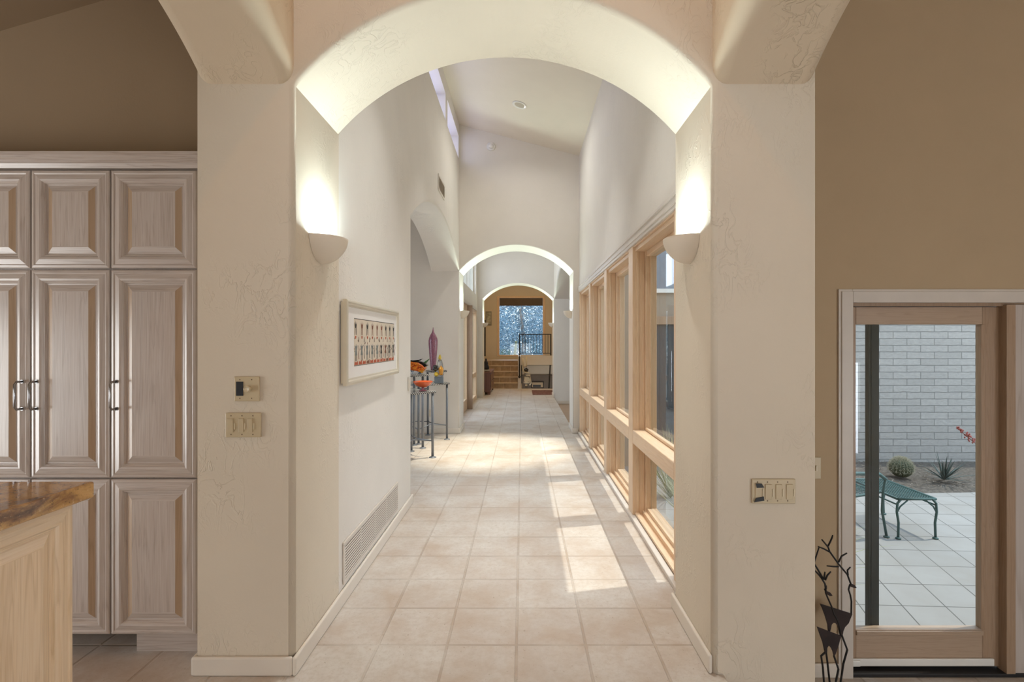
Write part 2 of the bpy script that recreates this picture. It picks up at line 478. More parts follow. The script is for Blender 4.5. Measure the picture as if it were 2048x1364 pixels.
# alcove shell
o = obj('wall_alcove', MB().box(-3.4,-3.2,2.7,3.6,0,3.3).box(-3.4,-3.2,6.2,7.5,0,3.3).box(-3.4,-3.2,3.6,6.2,2.3,3.3).box(-3.4,-3.2,3.6,6.2,0,.5).box(-3.2,-1.36,2.7,2.85,0,3.3), M['grey'])
struct(o, 'pale plaster walls closing off the side alcove', 'wall')
o = obj('ceiling_alcove', MB().box(-3.4,-1.36,2.7,7.5,3.3,3.4), M['ceil'])
struct(o, 'flat plaster ceiling of the side alcove', 'ceiling')

# third bay, left glazing wall and right side arch
XG = -1.1
mb = MB().box(-1.28,XG,Y2b,8.55,0,TOP).box(-1.28,XG,8.55,12.34,2.16,2.5).box(-1.28,XG,8.55,12.34,3.35,TOP).box(-1.28,XG,12.1,12.34,0,2.16)
mb.box(-1.28,XG,8.55,8.9,2.5,3.35).box(-1.28,XG,11.9,12.34,2.5,3.35)
o = obj('wall_glazed_left', mb, M['smoothwall']); struct(o, 'cream wall around the glass door between the two farther arches', 'wall')
side_wall('wall_dining_arch', XR, 1.2, Y2b+.02, Y3-.0, -.17, .5, M['smoothwall'], 'cream plaster side arch opening to the dining room', Y2b, Y3, .04)
o = obj('wall_dining', MB().box(4.2,4.35,7.9,13,-.2,3.4).box(1.2,4.35,12.6,12.75,-.2,3.4).box(1.27,4.35,7.62,8.05,-.6,3.6), M['smoothwall'])
struct(o, 'dining room walls beyond the side arch', 'wall')
o = obj('ceiling_dining', MB().box(1.2,4.35,7.62,12.75,3.4,3.5), M['ceil']); struct(o, 'dining room ceiling beyond the side arch', 'ceiling')

# end of the hall: stair hall
XE0, XE1, YE = -1.35, 1.16, 16.8
WX0, WX1, WZ0, WZ1 = -.79, .73, .92, 2.87
mb = MB().box(XE0-.15,XE0,Y3b,YE+.2,-.1,TOP)
o = obj('wall_stair_left', mb, M['tan2']); struct(o, 'tan wall on the left of the stair hall', 'wall')
o = obj('wall_stair_right', MB().box(XE1,XE1+.15,Y3b,YE+.2,-2.2,TOP), M['tan2']); struct(o, 'tan wall on the right of the stair hall', 'wall')
mb = MB().box(XE0,WX0,YE,YE+.2,-2.2,TOP).box(WX1,XE1,YE,YE+.2,-2.2,TOP).box(WX0,WX1,YE,YE+.2,WZ1,TOP).box(WX0,WX1,YE,YE+.2,-2.2,WZ0)
o = obj('wall_end', mb, M['tan2']); struct(o, 'tan end wall around the big garden window', 'wall')

# ceilings (one slope over the whole hall, falling to the right)
def slope_ceiling(name, y0, y1, label, x0=-1.4, x1=1.3, hole=None):
    z = lambda x: 4.63 - .26*(x+.942)
    m = MB().prism([(x0,z(x0)),(x1,z(x1)),(x1,z(x1)+.12),(x0,z(x0)+.12)],'Y',y0,y1)
    o = obj(name, m, M['ceil']); return struct(o, label, 'ceiling')
slope_ceiling('ceiling', Y1, Y2, 'sloping plaster ceiling over the hall')
slope_ceiling('ceiling_crossing', -.15, Y0, 'plaster ceiling over the arched crossing')
slope_ceiling('ceiling_far', Y2b, Y3, 'sloping plaster ceiling between the two farther arches')
o = obj('ceiling_stair', MB().box(XE0,XE1,Y3b,YE,3.9,4.0), M['ceil']); struct(o, 'plaster ceiling of the stair hall', 'ceiling')
zk = lambda x: 2.80 + .297*(x+2.4)
o = obj('ceiling_kitchen', MB().prism([(-5,zk(-5)),(-1.339,zk(-1.339)),(-1.339,zk(-1.339)+.12),(-5,zk(-5)+.12)],'Y',-3.2,2.9), M['taupe'])
struct(o, 'sloping taupe ceiling of the kitchen', 'ceiling')
o = obj('ceiling_living', MB().box(1.209,5.2,-3.2,2.75,3.6,3.7), M['ceil']); struct(o, 'ceiling of the sunken living room', 'ceiling')
o = obj('ceiling_back', MB().box(-1.339,1.209,-3.2,-.15,3.6,3.7), M['ceil']); struct(o, 'ceiling of the room behind the crossing', 'ceiling')

# kitchen walls
o = obj('wall_kitchen', MB().box(-5,-1.36,2.30,2.45,2.10,zk(-1.36)).box(-5.15,-5,-3.2,2.85,0,.12).box(-5.15,-5,-3.2,-.85,.12,4).box(-5.15,-5,1.55,2.85,.12,4).box(-5.15,-5,-.85,1.55,1.6,4)
        .box(-5,-1.36,2.70,2.85,0,3.3), M['taupe'])
struct(o, 'dark taupe kitchen wall above the pantry', 'wall')
# living room walls: the patio door wall, outer wall, back wall
DY = 2.75
DX0, DX1, DZ1 = 1.81, 3.62, 1.585
o = obj('wall_patio', MB().box(1.06,DX0,DY,DY+.16,LOW,3.6).box(DX1,5.2,DY,DY+.16,LOW,3.6).box(DX0,DX1,DY,DY+.16,DZ1,3.6), M['tan'])
struct(o, 'tan wall around the sliding patio door', 'wall')
o = obj('wall_living', MB().box(5.2,5.35,-3.2,2.9,LOW,0).box(5.2,5.35,-3.2,-3.12,0,3.7).box(5.2,5.35,-2.08,2.9,0,3.7).box(5.2,5.35,-3.12,-2.08,1.06,3.7), M['tan'])
struct(o, 'outer wall of the sunken living room', 'wall')
o = obj('wall_back', MB().box(-5.15,-.95,-3.35,-3.2,LOW,4.2).box(.79,1.35,-3.35,-3.2,LOW,4.2).box(-.95,.79,-3.35,-3.2,1.25,4.2).box(4.65,5.35,-3.35,-3.2,LOW,4.2).box(1.35,4.65,-3.35,-3.2,LOW,-.36).box(1.35,4.65,-3.35,-3.2,1.06,4.2), M['wall']); struct(o, 'wall behind the crossing', 'wall')

# floors
mb = MB().box(-5,.80,-3.2,Y1,-.12,0).box(-3.2,.90,Y1,Y2b,-.12,0).box(-1.4,.795,Y2b,Y3b,-.12,0).box(XE0,XE1,Y3b,14.73,-.12,0)
o = obj('floor', mb, M['floor']); struct(o, 'square beige terracotta tile floor running down the hall', 'floor')
o = obj('floor_living', MB().box(.80,5.2,-3.2,DY+.1,LOW-.12,LOW), M['floor']); struct(o, 'sunken living room floor of beige tile', 'floor')
M['planks'] = wood('oak_floor', (.50,.34,.21), (.38,.24,.14), 'x', .4, .3, .8)
o = obj('floor_dining', MB().box(.797,4.35,Y2b,12.75,-.30,-.16), M['planks']); struct(o, 'lower wooden floor beside the hall', 'floor')
o = obj('step_riser', MB().box(.80,.83,-3.2,2.06,LOW,-.001), M['floor']); struct(o, 'tiled step edge down to the living room', 'step'); o.name='trim_step'

# baseboards
def base(name, segs, label, z0=0.0):
    m = MB()
    for (x0,x1,y0,y1) in segs: m.box(x0,x1,y0,y1,z0,z0+.078)
    o = obj(name, m, M['trim'], bevel=.009, seg=3); struct(o, label, 'baseboard')
base('baseboard_left', [(XL,XL+.017,Y0-.018,YA0+.017),(-1.355,XL,Y0-.018,Y0-.001),(-1.357,-1.340,Y0-.018,2.17),(-1.36,XL,YA0,YA0+.017)], 'cream baseboard along the left pier and hall wall')
base('baseboard_right', [(XR-.017,XR,Y0-.002,Y1+.017),(XR,XW,Y1,Y1+.017)], 'cream baseboard on the inner face of the right pier')
base('baseboard_alcove', [(-3.2,-.925,Y2-.017,Y2)], 'cream baseboard at the back of the alcove')
base('baseboard_middle', [(XR-.036,XR-.02,Y2-.017,Y2b),(XR-.03,XW-.01,Y2-.017,Y2-.001),(XL,XL+.016,Y2-.017,Y2b+.01)], 'cream baseboard around the feet of the second arch')
base('baseboard_far', [(-1.1,-.96,Y3-.017,Y3),(-.976,-.96,Y3,Y3b),(.77,.786,Y3-.017,Y3b)], 'cream baseboard around the feet of the third arch')
base('baseboard_dining', [(.8,1.2,Y3-.017,Y3)], 'baseboard at the foot of the dining arch', -.16)
base('baseboard_patio', [(1.215,1.735,DY-.015,DY)], 'baseboard left of the patio door', LOW)

# ---------------------------------------------------------------- hall windows
posts = [2.75,3.95,5.15,6.35,7.43]
ordn = ['nearest the front arch','second from the front arch','third from the front arch','farthest down the hall']
obj_trim = MB().box(XW-.016,XW,Y1+.01,7.49,2.135,2.19).box(XW-.024,XW,Y1+.01,7.49,2.175,2.20).box(XW-.010,XW+.01,Y1+.01,7.49,2.11,2.14)
o = obj('trim_1', obj_trim, M['trim2'], bevel=.004); struct(o, 'pale moulding along the top of the hall windows', 'moulding')
o = obj('trim_2', MB().box(XW-.02,XW+.02,Y1+.01,7.49,-.001,.03), M['trim2'], bevel=.005); struct(o, 'pale sill strip along the foot of the hall windows', 'moulding')
for k in range(4):
    a, b = posts[k]+.075, posts[k+1]-.075
    if k==3: b = posts[4]-.01
    w = thing('window_%d'%(k+1), (XW+.1,(a+b)/2,0.03), 'fir framed hall window of two panes, %s' % ordn[k], 'window', kind='structure')
    for nme,(p0,p1) in (('window_post',(b,b+.15 if k<3 else b+.06)),)+((('window_post',(a-.15,a)),) if k==0 else ()):
        m = MB().box(XW,XW+.095,p0,p1,.03,2.13).box(XW+.03,XW+.05,p0-.006,p1+.006,.03,2.13).box(XW+.095,XW+.18,p0-.03,p1+.03,.03,2.13).box(XW+.125,XW+.14,p0-.04,p1+.04,.03,2.13)
        obj(nme, m, M['firz'], w, bevel=.004)
    m = MB().box(XW+.005,XW+.09,a,b,2.10,2.135).box(XW+.02,XW+.18,a,b,2.07,2.10).box(XW+.10,XW+.18,a+.03,b-.03,2.03,2.07)
    obj('window_head', m, M['firy'], w, bevel=.003)
    m = MB().box(XW,XW+.095,a,b,.585,.69).box(XW+.095,XW+.14,a+.03,b-.03,.58,.70).box(XW+.09,XW+.11,a+.03,b-.03,.69,.712)
    obj('window_rail', m, M['firy'], w, bevel=.006)
    m = MB().box(XW+.02,XW+.05,a,b,.03,.05).box(XW+.05,XW+.075,a,b,.03,.035).box(XW+.075,XW+.105,a,b,.03,.065).box(XW+.105,XW+.18,a+.03,b-.03,.03,.09)
    obj('window_sill', m, M['firy'], w, bevel=.003)
    obj('glass', MB().box(XW+.13,XW+.136,a+.04,b-.04,.70,2.03), M['glass'], w)
    obj('glass', MB().box(XW+.13,XW+.136,a+.04,b-.04,.09,.575), M['glass'], w)

# ---------------------------------------------------------------- patio door
FY = DY
# casing: one stepped moulding frame around the opening
m = MB()
for (e,d) in ((.075,.012),(.062,.020),(.03,.014)):
    m.box(DX0-e,DX0,FY-d,FY,LOW,DZ1+e).box(DX0,DX1+e,FY-d,FY,DZ1,DZ1+e)
o = obj('trim_3', m, M['trim2'], bevel=.003); struct(o, 'pale stepped casing around the patio door', 'casing')
d = thing('door_1', (2.2,FY+.06,LOW), 'fir sliding patio door leaf with a tall single pane', 'door', kind='structure')
y0, y1 = FY+.035, FY+.08
px0, px1, pz0, pz1 = 1.813, 2.66, -.438, 1.565
gx0, gx1, gz0, gz1 = 1.86, 2.565, -.232, 1.468
obj('door_stile', MB().box(px0,gx0,y0,y1,pz0,pz1), M['doorz'], d, bevel=.003)
obj('door_stile', MB().box(gx1,px1,y0,y1,pz0,pz1).box(gx1-.012,gx1+.012,y0-.006,y0,gz0,gz1), M['doorz'], d, bevel=.003)
obj('door_rail', MB().box(gx0,gx1,y0,y1,gz1,pz1), M['firx'], d, bevel=.003)
obj('door_rail', MB().box(gx0,gx1,y0,y1,pz0,gz0).box(gx0,gx1,y0-.008,y0,gz0-.03,gz0-.005), M['firx'], d, bevel=.003)
obj('weather_bar', MB().box(px0-.0,px1-.04,y0-.014,y0,pz0+.01,pz0+.05).box(px0,px0+.06,y0-.022,y0-.014,pz0+.012,pz0+.045), M['white'], d, bevel=.004)
obj('glass', MB().box(gx0-.005,gx1+.005,y0+.02,y0+.026,gz0-.005,gz1+.005), M['glass'], d)
d2 = thing('door_2', (3.1,FY,LOW), 'second patio door leaf with a pale whitewashed face and fir edge', 'door', kind='structure')
obj('door_stile', MB().box(2.655,2.705,FY-.012,FY+.05,LOW+.02,1.575), M['doorz'], d2, bevel=.003)
obj('door_panel', MB().box(2.705,3.60,FY-.004,FY+.03,LOW+.02,1.575), M['palewood'], d2, bevel=.003)
o = obj('trim_4', MB().box(DX0,DX1,FY-.01,FY+.16,LOW,LOW+.022), M['iron'], bevel=.004); struct(o, 'dark threshold under the patio door', 'threshold')
o = obj('trim_5', MB().box(DX0,DX1,FY+.01,FY+.12,1.568,DZ1), M['doorz']); struct(o, 'fir head jamb over the patio door', 'jamb')
o = obj('screen_door', MB().box(1.965,2.025,2.835,2.865,LOW+.01,1.56).box(1.978,1.984,2.832,2.8352,LOW+.01,1.56), M['bronze'], bevel=.003)
o.name='door_screen_stile'; struct(o, 'dark bronze upright of the screen behind the patio door glass', 'screen')

# ---------------------------------------------------------------- outside patio
o = obj('floor_patio', MB().box(1.06,11,DY+.161,7.42,LOW-.12,LOW-.004), M['patio']); struct(o, 'pale square concrete pavers of the courtyard', 'paving')
o = obj('wall_garden', MB().box(3.9,11,7.42,7.6,LOW-.1,2.9), M['slump']); struct(o, 'grey slump block garden wall behind the patio', 'wall')
o = obj('wall_courtyard', MB().box(1.27,3.9,7.45,7.6,LOW-.1,3.4), M['outwall']); struct(o, 'stuccoed house wall across the courtyard', 'wall')
d=thing('door_5',(2.45,7.44,LOW),'added fir framed glass door across the courtyard','door',kind='structure')  # door and upper window added to darken the view outside
obj('door_frame',MB().box(1.85,1.97,7.39,7.448,LOW,1.75).box(2.93,3.05,7.39,7.448,LOW,1.75).box(2.33,2.43,7.39,7.448,LOW,1.63).box(1.97,2.93,7.39,7.448,1.63,1.75).box(1.97,2.93,7.39,7.448,LOW,LOW+.2),M['doorz'],d,bevel=.004)
obj('glass',MB().box(1.97,2.33,7.41,7.416,LOW+.2,1.63).box(2.43,2.93,7.41,7.416,LOW+.2,1.63),M['glass'],d)
obj('door_panel',MB().box(1.97,2.93,7.43,7.447,LOW+.2,1.63),plain('painted_dim_interior',(.05,.065,.085),.6),d)  # opaque dark sheet, the unlit room put into its colour
d=thing('window_14',(2.5,7.44,2.1),'added upper window above the courtyard door','window',kind='structure')
obj('window_frame',MB().box(1.9,1.96,7.40,7.448,2.1,3.1).box(3.2,3.26,7.40,7.448,2.1,3.1).box(1.96,3.2,7.40,7.448,2.1,2.16).box(1.96,3.2,7.40,7.448,3.04,3.1),M['white'],d)
obj('glass',MB().box(1.96,3.2,7.43,7.447,2.16,3.04),plain('painted_sky_pane',(.22,.26,.31),.15),d)  # opaque pane, sky reflection put into its colour
m_soil, nt, b = nm('dry_soil'); p = pos(nt)
nt.links.new(ramp(nt, noise(nt,p,26,6,.75), [(.3,(.055,.045,.036)),(.5,(.13,.11,.09)),(.7,(.23,.20,.165))]), b.inputs['Base Color'])
b.inputs['Roughness'].default_value=.95; bump(nt,b,noise(nt,p,60,5,.7),1,.02)
m = MB(); nx, ny = 60, 14; vs=[]; fs=[]
for j in range(ny+1):
    for i in range(nx+1):
        x = 3.9+7*i/nx; y = 6.18+.12*math.sin(x*.9+1)-.08*(x-5.2)*.35 + (7.41-6.18)*j/ny if j<ny else 7.41
        z = LOW - .004 + (0 if j==0 else .012+.05*(j/ny)+.012*random.random())
        vs.append((x,y,z))
for j in range(ny):
    for i in range(nx):
        q=j*(nx+1)+i; fs.append((q,q+1,q+nx+2,q+nx+1))
m.add(vs,fs,0,True)
o = obj('soil', m, m_soil); tag(o,'brown gravelly planting bed along the grey garden wall','soil',None,'stuff')
# fallen twigs and gravel: uncountable
m = MB()
for i in range(900):
    x=random.uniform(4.2,8); y=random.uniform(6.15,7.36); z=LOW+.05+.03*(y-6.1)
    if (x-5.02)**2+(y-6.62)**2<.06 or x>5.75: continue
    a=random.random()*PI; l=random.uniform(.02,.07)
    m.obox((x,y,z+.006),l,.006,.005,a)
o = obj('litter', m, leafy('dry_twigs',(.11,.085,.065),(.28,.24,.195))); tag(o,'dry twigs and chips strewn over the planting bed','litter',None,'stuff')

# barrel cactus
c = (5.02,6.62,LOW+.06); t = thing('barrel_cactus', c, 'round spiny barrel cactus in the planting bed','cactus')
m = MB(); seg=88; rings=14; vs=[]
for i in range(rings+1):
    th = PI*.5*(1-2*i/rings)*.98
    for k in range(seg):
        a=2*PI*k/seg; rr=.125*(1+.07*math.cos(22*a))*math.cos(th)
        vs.append((c[0]+rr*math.cos(a), c[1]+rr*math.sin(a), c[2]+.115+.125*math.sin(th)))
fs=[(i*seg+k,i*seg+(k+1)%seg,(i+1)*seg+(k+1)%seg,(i+1)*seg+k) for i in range(rings) for k in range(seg)]
obj('cactus_body', m.add(vs,fs,0,True), plain('cactus_green',(.06,.075,.04),.7), t)
m = MB()
for k in range(22):
    a0=2*PI*k/22
    for i in range(1,12):
        th = -.5+2.0*i/12
        q=Vector((math.cos(th)*math.cos(a0),math.cos(th)*math.sin(a0),math.sin(th)))
        base_p=Vector((c[0],c[1],c[2]+.115))+q*.128
        for s in range(4):
            dd=(q+Vector((random.uniform(-.8,.8),random.uniform(-.8,.8),random.uniform(-.6,.8)))).normalized()
            m.tube([base_p,base_p+dd*.034],[.0018,.0008],4,0,False)
o=obj('spines', m, plain('spine_straw',(.40,.37,.27),.6), t); o['kind']='stuff'

def blade_plant(name, c, n, L, w, mat, label, cat, spread=(.15,1.25), seed=1, group=None, curve=.35, part='leaves', keep=None):
    rnd = random.Random(seed); t = thing(name, c, label, cat, group)
    m = MB()
    for i in range(n):
        az=rnd.random()*2*PI; el=rnd.uniform(*spread); l=L*rnd.uniform(.7,1.1)
        d=Vector((math.cos(az)*math.sin(el),math.sin(az)*math.sin(el),math.cos(el)))
        if keep and not keep(Vector(c)+d*l): continue
        side=Vector((-math.sin(az),math.cos(az),0)); up=side.cross(d)
        vs=[]; N=5
        for j in range(N+1):
            s=j/N; p=Vector(c)+d*l*s+Vector((0,0,-curve*l*s*s*math.sin(el)))
            ww=w*(1-s)**.7*(.7+.6*min(1,s*3)) if j<N else .0008
            vs+= [p-side*ww, p+up*ww*.5*(-1), p+side*ww]
        fs=[]
        for j in range(N):
            q=j*3; fs+=[(q,q+1,q+4,q+3),(q+1,q+2,q+5,q+4),(q+2,q,q+3,q+5)]
        m.add(vs,fs,0,True)
    obj(part, m, mat, t)
    return t
blade_plant('agave', (5.42,6.42,LOW+.07), 34, .36, .013, leafy('agave_green',(.055,.085,.075),(.11,.145,.135)), 'grey green spiky agave rosette in front of the garden wall','agave plant',(.2,1.35),3,curve=.1)
t = blade_plant('red_yucca', (6.35,6.45,LOW+.07), 26, .4, .008, leafy('yucca_green',(.07,.09,.055),(.12,.135,.08)), 'red yucca with one leaning stalk of coral flowers','yucca plant',(.2,1.3),5)
st = [(6.35,6.45,LOW+.05),(6.15,6.5,-.12),(5.86,6.5,.08),(5.72,6.5,.20),(5.67,6.5,.26)]
obj('flower_stalk', MB().tube(st,[.007,.006,.005,.004,.003],6), plain('stalk_red',(.22,.075,.06),.6), t)
m = MB()
for i in range(46):
    s=random.random(); a=Vector(st[2]).lerp(Vector(st[4]),s)
    q=a+Vector((random.uniform(-.03,.03),random.uniform(-.03,.03),random.uniform(-.03,.03)))*(1.1-.6*s)
    m.lathe([(.001,-.012),(.008,-.004),(.009,.006),(.002,.014)],q,6)
obj('flowers', m, plain('coral_flower',(.32,.075,.06),.6), t)
# plants outside the hall windows
for i,(x,y,L,n) in enumerate([(1.60,3.35,1.3,170),(1.65,4.75,1.15,140),(1.75,5.9,.9,90)]):
    blade_plant('ornamental_grass', (x,y,LOW), n, L, .006, M.setdefault('pgrass', leafy('pale_grass',(.26,.30,.14),(.48,.50,.32))), ['feathery pale grass clump outside the hall window nearest the front arch','feathery pale grass clump outside the second hall window','feathery pale grass clump outside the third hall window'][i], 'grass plant',(.05,.75),11+i,'grass clumps outside the hall windows',.55,keep=lambda q:q.x>1.12 and q.y>2.98)

# ---------------------------------------------------------------- teal iron chair and footstool
def scroll_leg(p, h, lean=(0,0), r=.011):
    x,y,z=p
    return [(x+lean[0]*.0,y,z+.008),(x-lean[0]*.1,y-lean[1]*.1,z+h*.3),(x+lean[0]*.2,y+lean[1]*.2,z+h*.6),(x+lean[0]*.9,y+lean[1]*.9,z+h*.88),(x+lean[0],y+lean[1],z+h)]
def teal_mesh(P00,P10,P01,P11,n1,n2,drop=0):
    """open woven wire panel between four corners"""
    m=MB(); L=lambda u,v: (Vector(P00)*(1-u)*(1-v)+Vector(P10)*u*(1-v)+Vector(P01)*(1-u)*v+Vector(P11)*u*v)
    for i in range(n1+1):
        m.tube([L(i/n1,j/6) for j in range(7)],.0042,4)
    for j in range(n2+1):
        m.tube([L(i/6,j/n2) for i in range(7)],.0042,4)
    return m
fx0,fx1,fy0,fy1,fz = 3.52,3.87,4.68,5.35,-.1
t = thing('iron_footstool', ((fx0+fx1)/2,(fy0+fy1)/2,LOW), 'teal wrought iron footstool with a woven wire top on the patio','footstool')
obj('woven_seat', teal_mesh((fx0,fy0,fz),(fx1,fy0,fz),(fx0,fy1,fz),(fx1,fy1,fz),14,26), M['teal'], t)
m=MB().tube([(fx0,fy0,fz),(fx1,fy0,fz),(fx1,fy1,fz),(fx0,fy1,fz),(fx0,fy0,fz)],.013,8)
m.tube([(fx1,fy0,fz-.055),(fx1,fy1,fz-.055)],.008,6).tube([(fx0,fy0,fz-.055),(fx0,fy1,fz-.055)],.008,6)
obj('seat_frame', m, M['teal'], t)
for (x,y,sx,sy) in ((fx0,fy0,1,1),(fx1,fy0,-1,1),(fx0,fy1,1,-1),(fx1,fy1,-1,-1)):
    m=MB().tube([(x,y,LOW+.012),(x+.004*sx,y,LOW+.15),(x-.012*sx,y,LOW+.25),(x-.006*sx,y,fz-.04),(x+.03*sx,y,fz)],.0105,8)
    m.tube([(x-.012*sx,y,LOW+.24),(x+.02*sx,y,fz-.07),(x+.09*sx,y,fz-.012)],.007,6)
    m.lathe([(.024,0),(.024,.008),(.012,.014)],(x,y,LOW),14)
    obj('leg', m, M['teal'], t)
# chair: faces the footstool
cx,cy,rz = 3.05,4.95,R(12)
t = thing('iron_chair', (cx,cy,LOW), 'teal wrought iron armchair half hidden by the dark screen upright','chair')
ca,sa=math.cos(rz),math.sin(rz)
def CP(u,v,z): return (cx+u*ca-v*sa, cy+u*sa+v*ca, LOW+z)
w2=.29
obj('woven_seat', teal_mesh(CP(-.25,-w2,.38),CP(.27,-w2,.42),CP(-.25,w2,.38),CP(.27,w2,.42),18,20), M['teal'], t)
obj('woven_back', teal_mesh(CP(-.25,-w2,.40),CP(-.42,-w2,.98),CP(-.25,w2,.40),CP(-.42,w2,.98),18,20), M['teal'], t)
m=MB().tube([CP(-.25,-w2,.38),CP(.27,-w2,.42),CP(.27,w2,.42),CP(-.25,w2,.38),CP(-.25,-w2,.38)],.013,8)
m.tube([CP(-.25,-w2,.38),CP(-.40,-w2,.9),CP(-.44,-w2*.8,1.03),CP(-.45,0,1.06),CP(-.44,w2*.8,1.03),CP(-.40,w2,.9),CP(-.25,w2,.38)],.013,8)
obj('frame', m, M['teal'], t)
for s in (-1,1):
    m=MB().tube([CP(-.33,s*w2,.60),CP(0,s*(w2+.03),.62),CP(.24,s*(w2+.03),.60),CP(.31,s*(w2+.03),.55)],.018,8)
    obj('arm', m, M['teal'], t)
    m=MB().tube([CP(.31,s*(w2+.03),.56),CP(.29,s*(w2+.02),.42),CP(.28,s*(w2+.02),.25),CP(.33,s*(w2+.02),.012)],.0115,8).lathe([(.026,0),(.026,.008),(.012,.014)],CP(.33,s*(w2+.02),0),14)
    obj('leg', m, M['teal'], t)
    m=MB().tube([CP(-.25,s*w2,.38),CP(-.27,s*w2,.2),CP(-.33,s*w2,.012)],.0115,8).lathe([(.026,0),(.026,.008),(.012,.014)],CP(-.33,s*w2,0),14)
    obj('leg', m, M['teal'], t)

# ---------------------------------------------------------------- pantry
def raised_door(x0,x1,z0,z1,yf,name,parent,mats=('oakx','oakz','oakg'),axis='Y',scale=1.0,flip=1):
    """raised panel door whose face looks toward -y (axis Y) or +x (axis X, x0..x1 then run along y)"""
    prof=[(0,.019),(0,.003),(.003,.0),(.012,-.002),(.017,.001),(.038,-.004),(.046,-.002),(.052,.004),(.055,.004),(.058,.010),(.063,.011),(.067,.009),(.090,.001),(.094,.001)]
    m=MB(); vs=[]
    for (i,dp) in prof:
        i*=scale
        for (u,w) in ((x0+i,z0+i),(x1-i,z0+i),(x1-i,z1-i),(x0+i,z1-i)):
            vs.append((u,yf+dp,w) if axis=='Y' else (yf-dp,u,w))
    b=0
    for k in range(len(prof)-1):
        for s in range(4):
            mi = 0 if s in (0,2) else 1
            if 11<=k<=11 and s in (1,3): mi=2
            m.add([vs[k*4+s],vs[k*4+(s+1)%4],vs[(k+1)*4+(s+1)%4],vs[(k+1)*4+s]],[(0,1,2,3)],mi)
    q=(len(prof)-1)*4
    m.add(vs[q:q+4],[(0,1,2,3)],1)
    m.add(vs[0:4],[(3,2,1,0)],1)
    return obj(name,m,[M[k] for k in mats],parent,bevel=0)
PY=2.15
def pull(parent,x,z0,z1,y):
    m=MB().tube([(x,y,z0),(x,y-.026,z0),(x,y-.034,z0+.010),(x,y-.034,z1-.010),(x,y-.026,z1),(x,y,z1)],.0048,8)
    m.tube([(x,y-.001,z0),(x,y-.004,z0)],.008,8).tube([(x,y-.001,z1),(x,y-.004,z1)],.008,8)
    return obj('handle',m,M['steel'],parent)
cols=[(-2.462,-2.119,'right','leftmost pantry cabinet, cut by the photo edge, pull on its right side'),
      (-2.111,-1.776,'left','middle tall pantry cabinet in pickled oak, partly behind the stone counter'),
      (-1.768,-1.402,'left','tall pickled oak pantry cabinet beside the cream pier')]
for (x0,x1,side,lab) in cols:
    t=thing('pantry_cabinet',((x0+x1)/2,PY+.02,0),lab,'cabinet','tall pantry cabinets')
    obj('cabinet_body',MB().box(x0-.003,x1+.003,PY+.021,2.62,.115,2.09),M['oakz'],t)
    kick_y = 2.217 if x1>-1.5 else 2.30
    if x1>-1.5:
        obj('toe_kick',MB().box(-1.708,x1+.04,kick_y,kick_y+.03,0,.115),M['oakx'],t)
        obj('toe_kick',MB().box(x0-.003,-1.709,2.40,2.43,0,.115),M['dark'],t)  # shade of the deep recess put into the board colour
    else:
        obj('toe_kick',MB().box(x0-.003,x1+.003,2.40,2.43,0,.115),M['dark'],t)  # near black board, recess shade painted in
    raised_door(x0,x1,1.688,2.108,PY,'door',t)
    dm=raised_door(x0,x1,.787,1.680,PY,'door',t)
    hx = x1-.028 if side=='right' else x0+.026
    pull(dm if False else t,hx,1.083,1.200,PY-.001)
    raised_door(x0,x1,.113,.779,PY,'door',t)
o=obj('trim_6',MB().box(-4.2,-1.345,PY+.021,2.295,2.112,2.128).prism([(PY+.02,2.115),(PY-.004,2.117),(PY-.012,2.135),(PY-.012,2.14),(PY-.024,2.146),(PY-.026,2.158),(PY-.034,2.163),(PY-.034,2.178),(2.295,2.178),(2.295,2.115)],'X',-4.2,-1.345),M['oakx'])
struct(o,'oak crown moulding across the top of the pantry','moulding')
o=obj('trim_7',MB().box(-1.399,-1.343,PY+.03,PY+.06,0,2.11),M['oakz']); struct(o,'oak filler strip between pantry and pier','filler')

# kitchen island with stone top
t=thing('kitchen_island',(-1.66,1.0,0),'pale oak island end with a raised panel under the stone top','kitchen island')
IX=-1.312
obj('island_body',MB().box(-2.0,IX-.02,.485,1.455,.0,.90),M['islz'],t)
raised_door(.48,1.462,.02,.898,IX,'end_panel',t,('isly','islz','islz'),'X',1.0)
o=obj('countertop',MB().prism([(-2.05,.47),(-1.290,.47),(-1.290,1.51),(-2.05,1.51)],'Z',.901,.95),M['granite'],bevel=.006,seg=3)
tag(o,'polished brown and gold granite worktop on the oak island','countertop')

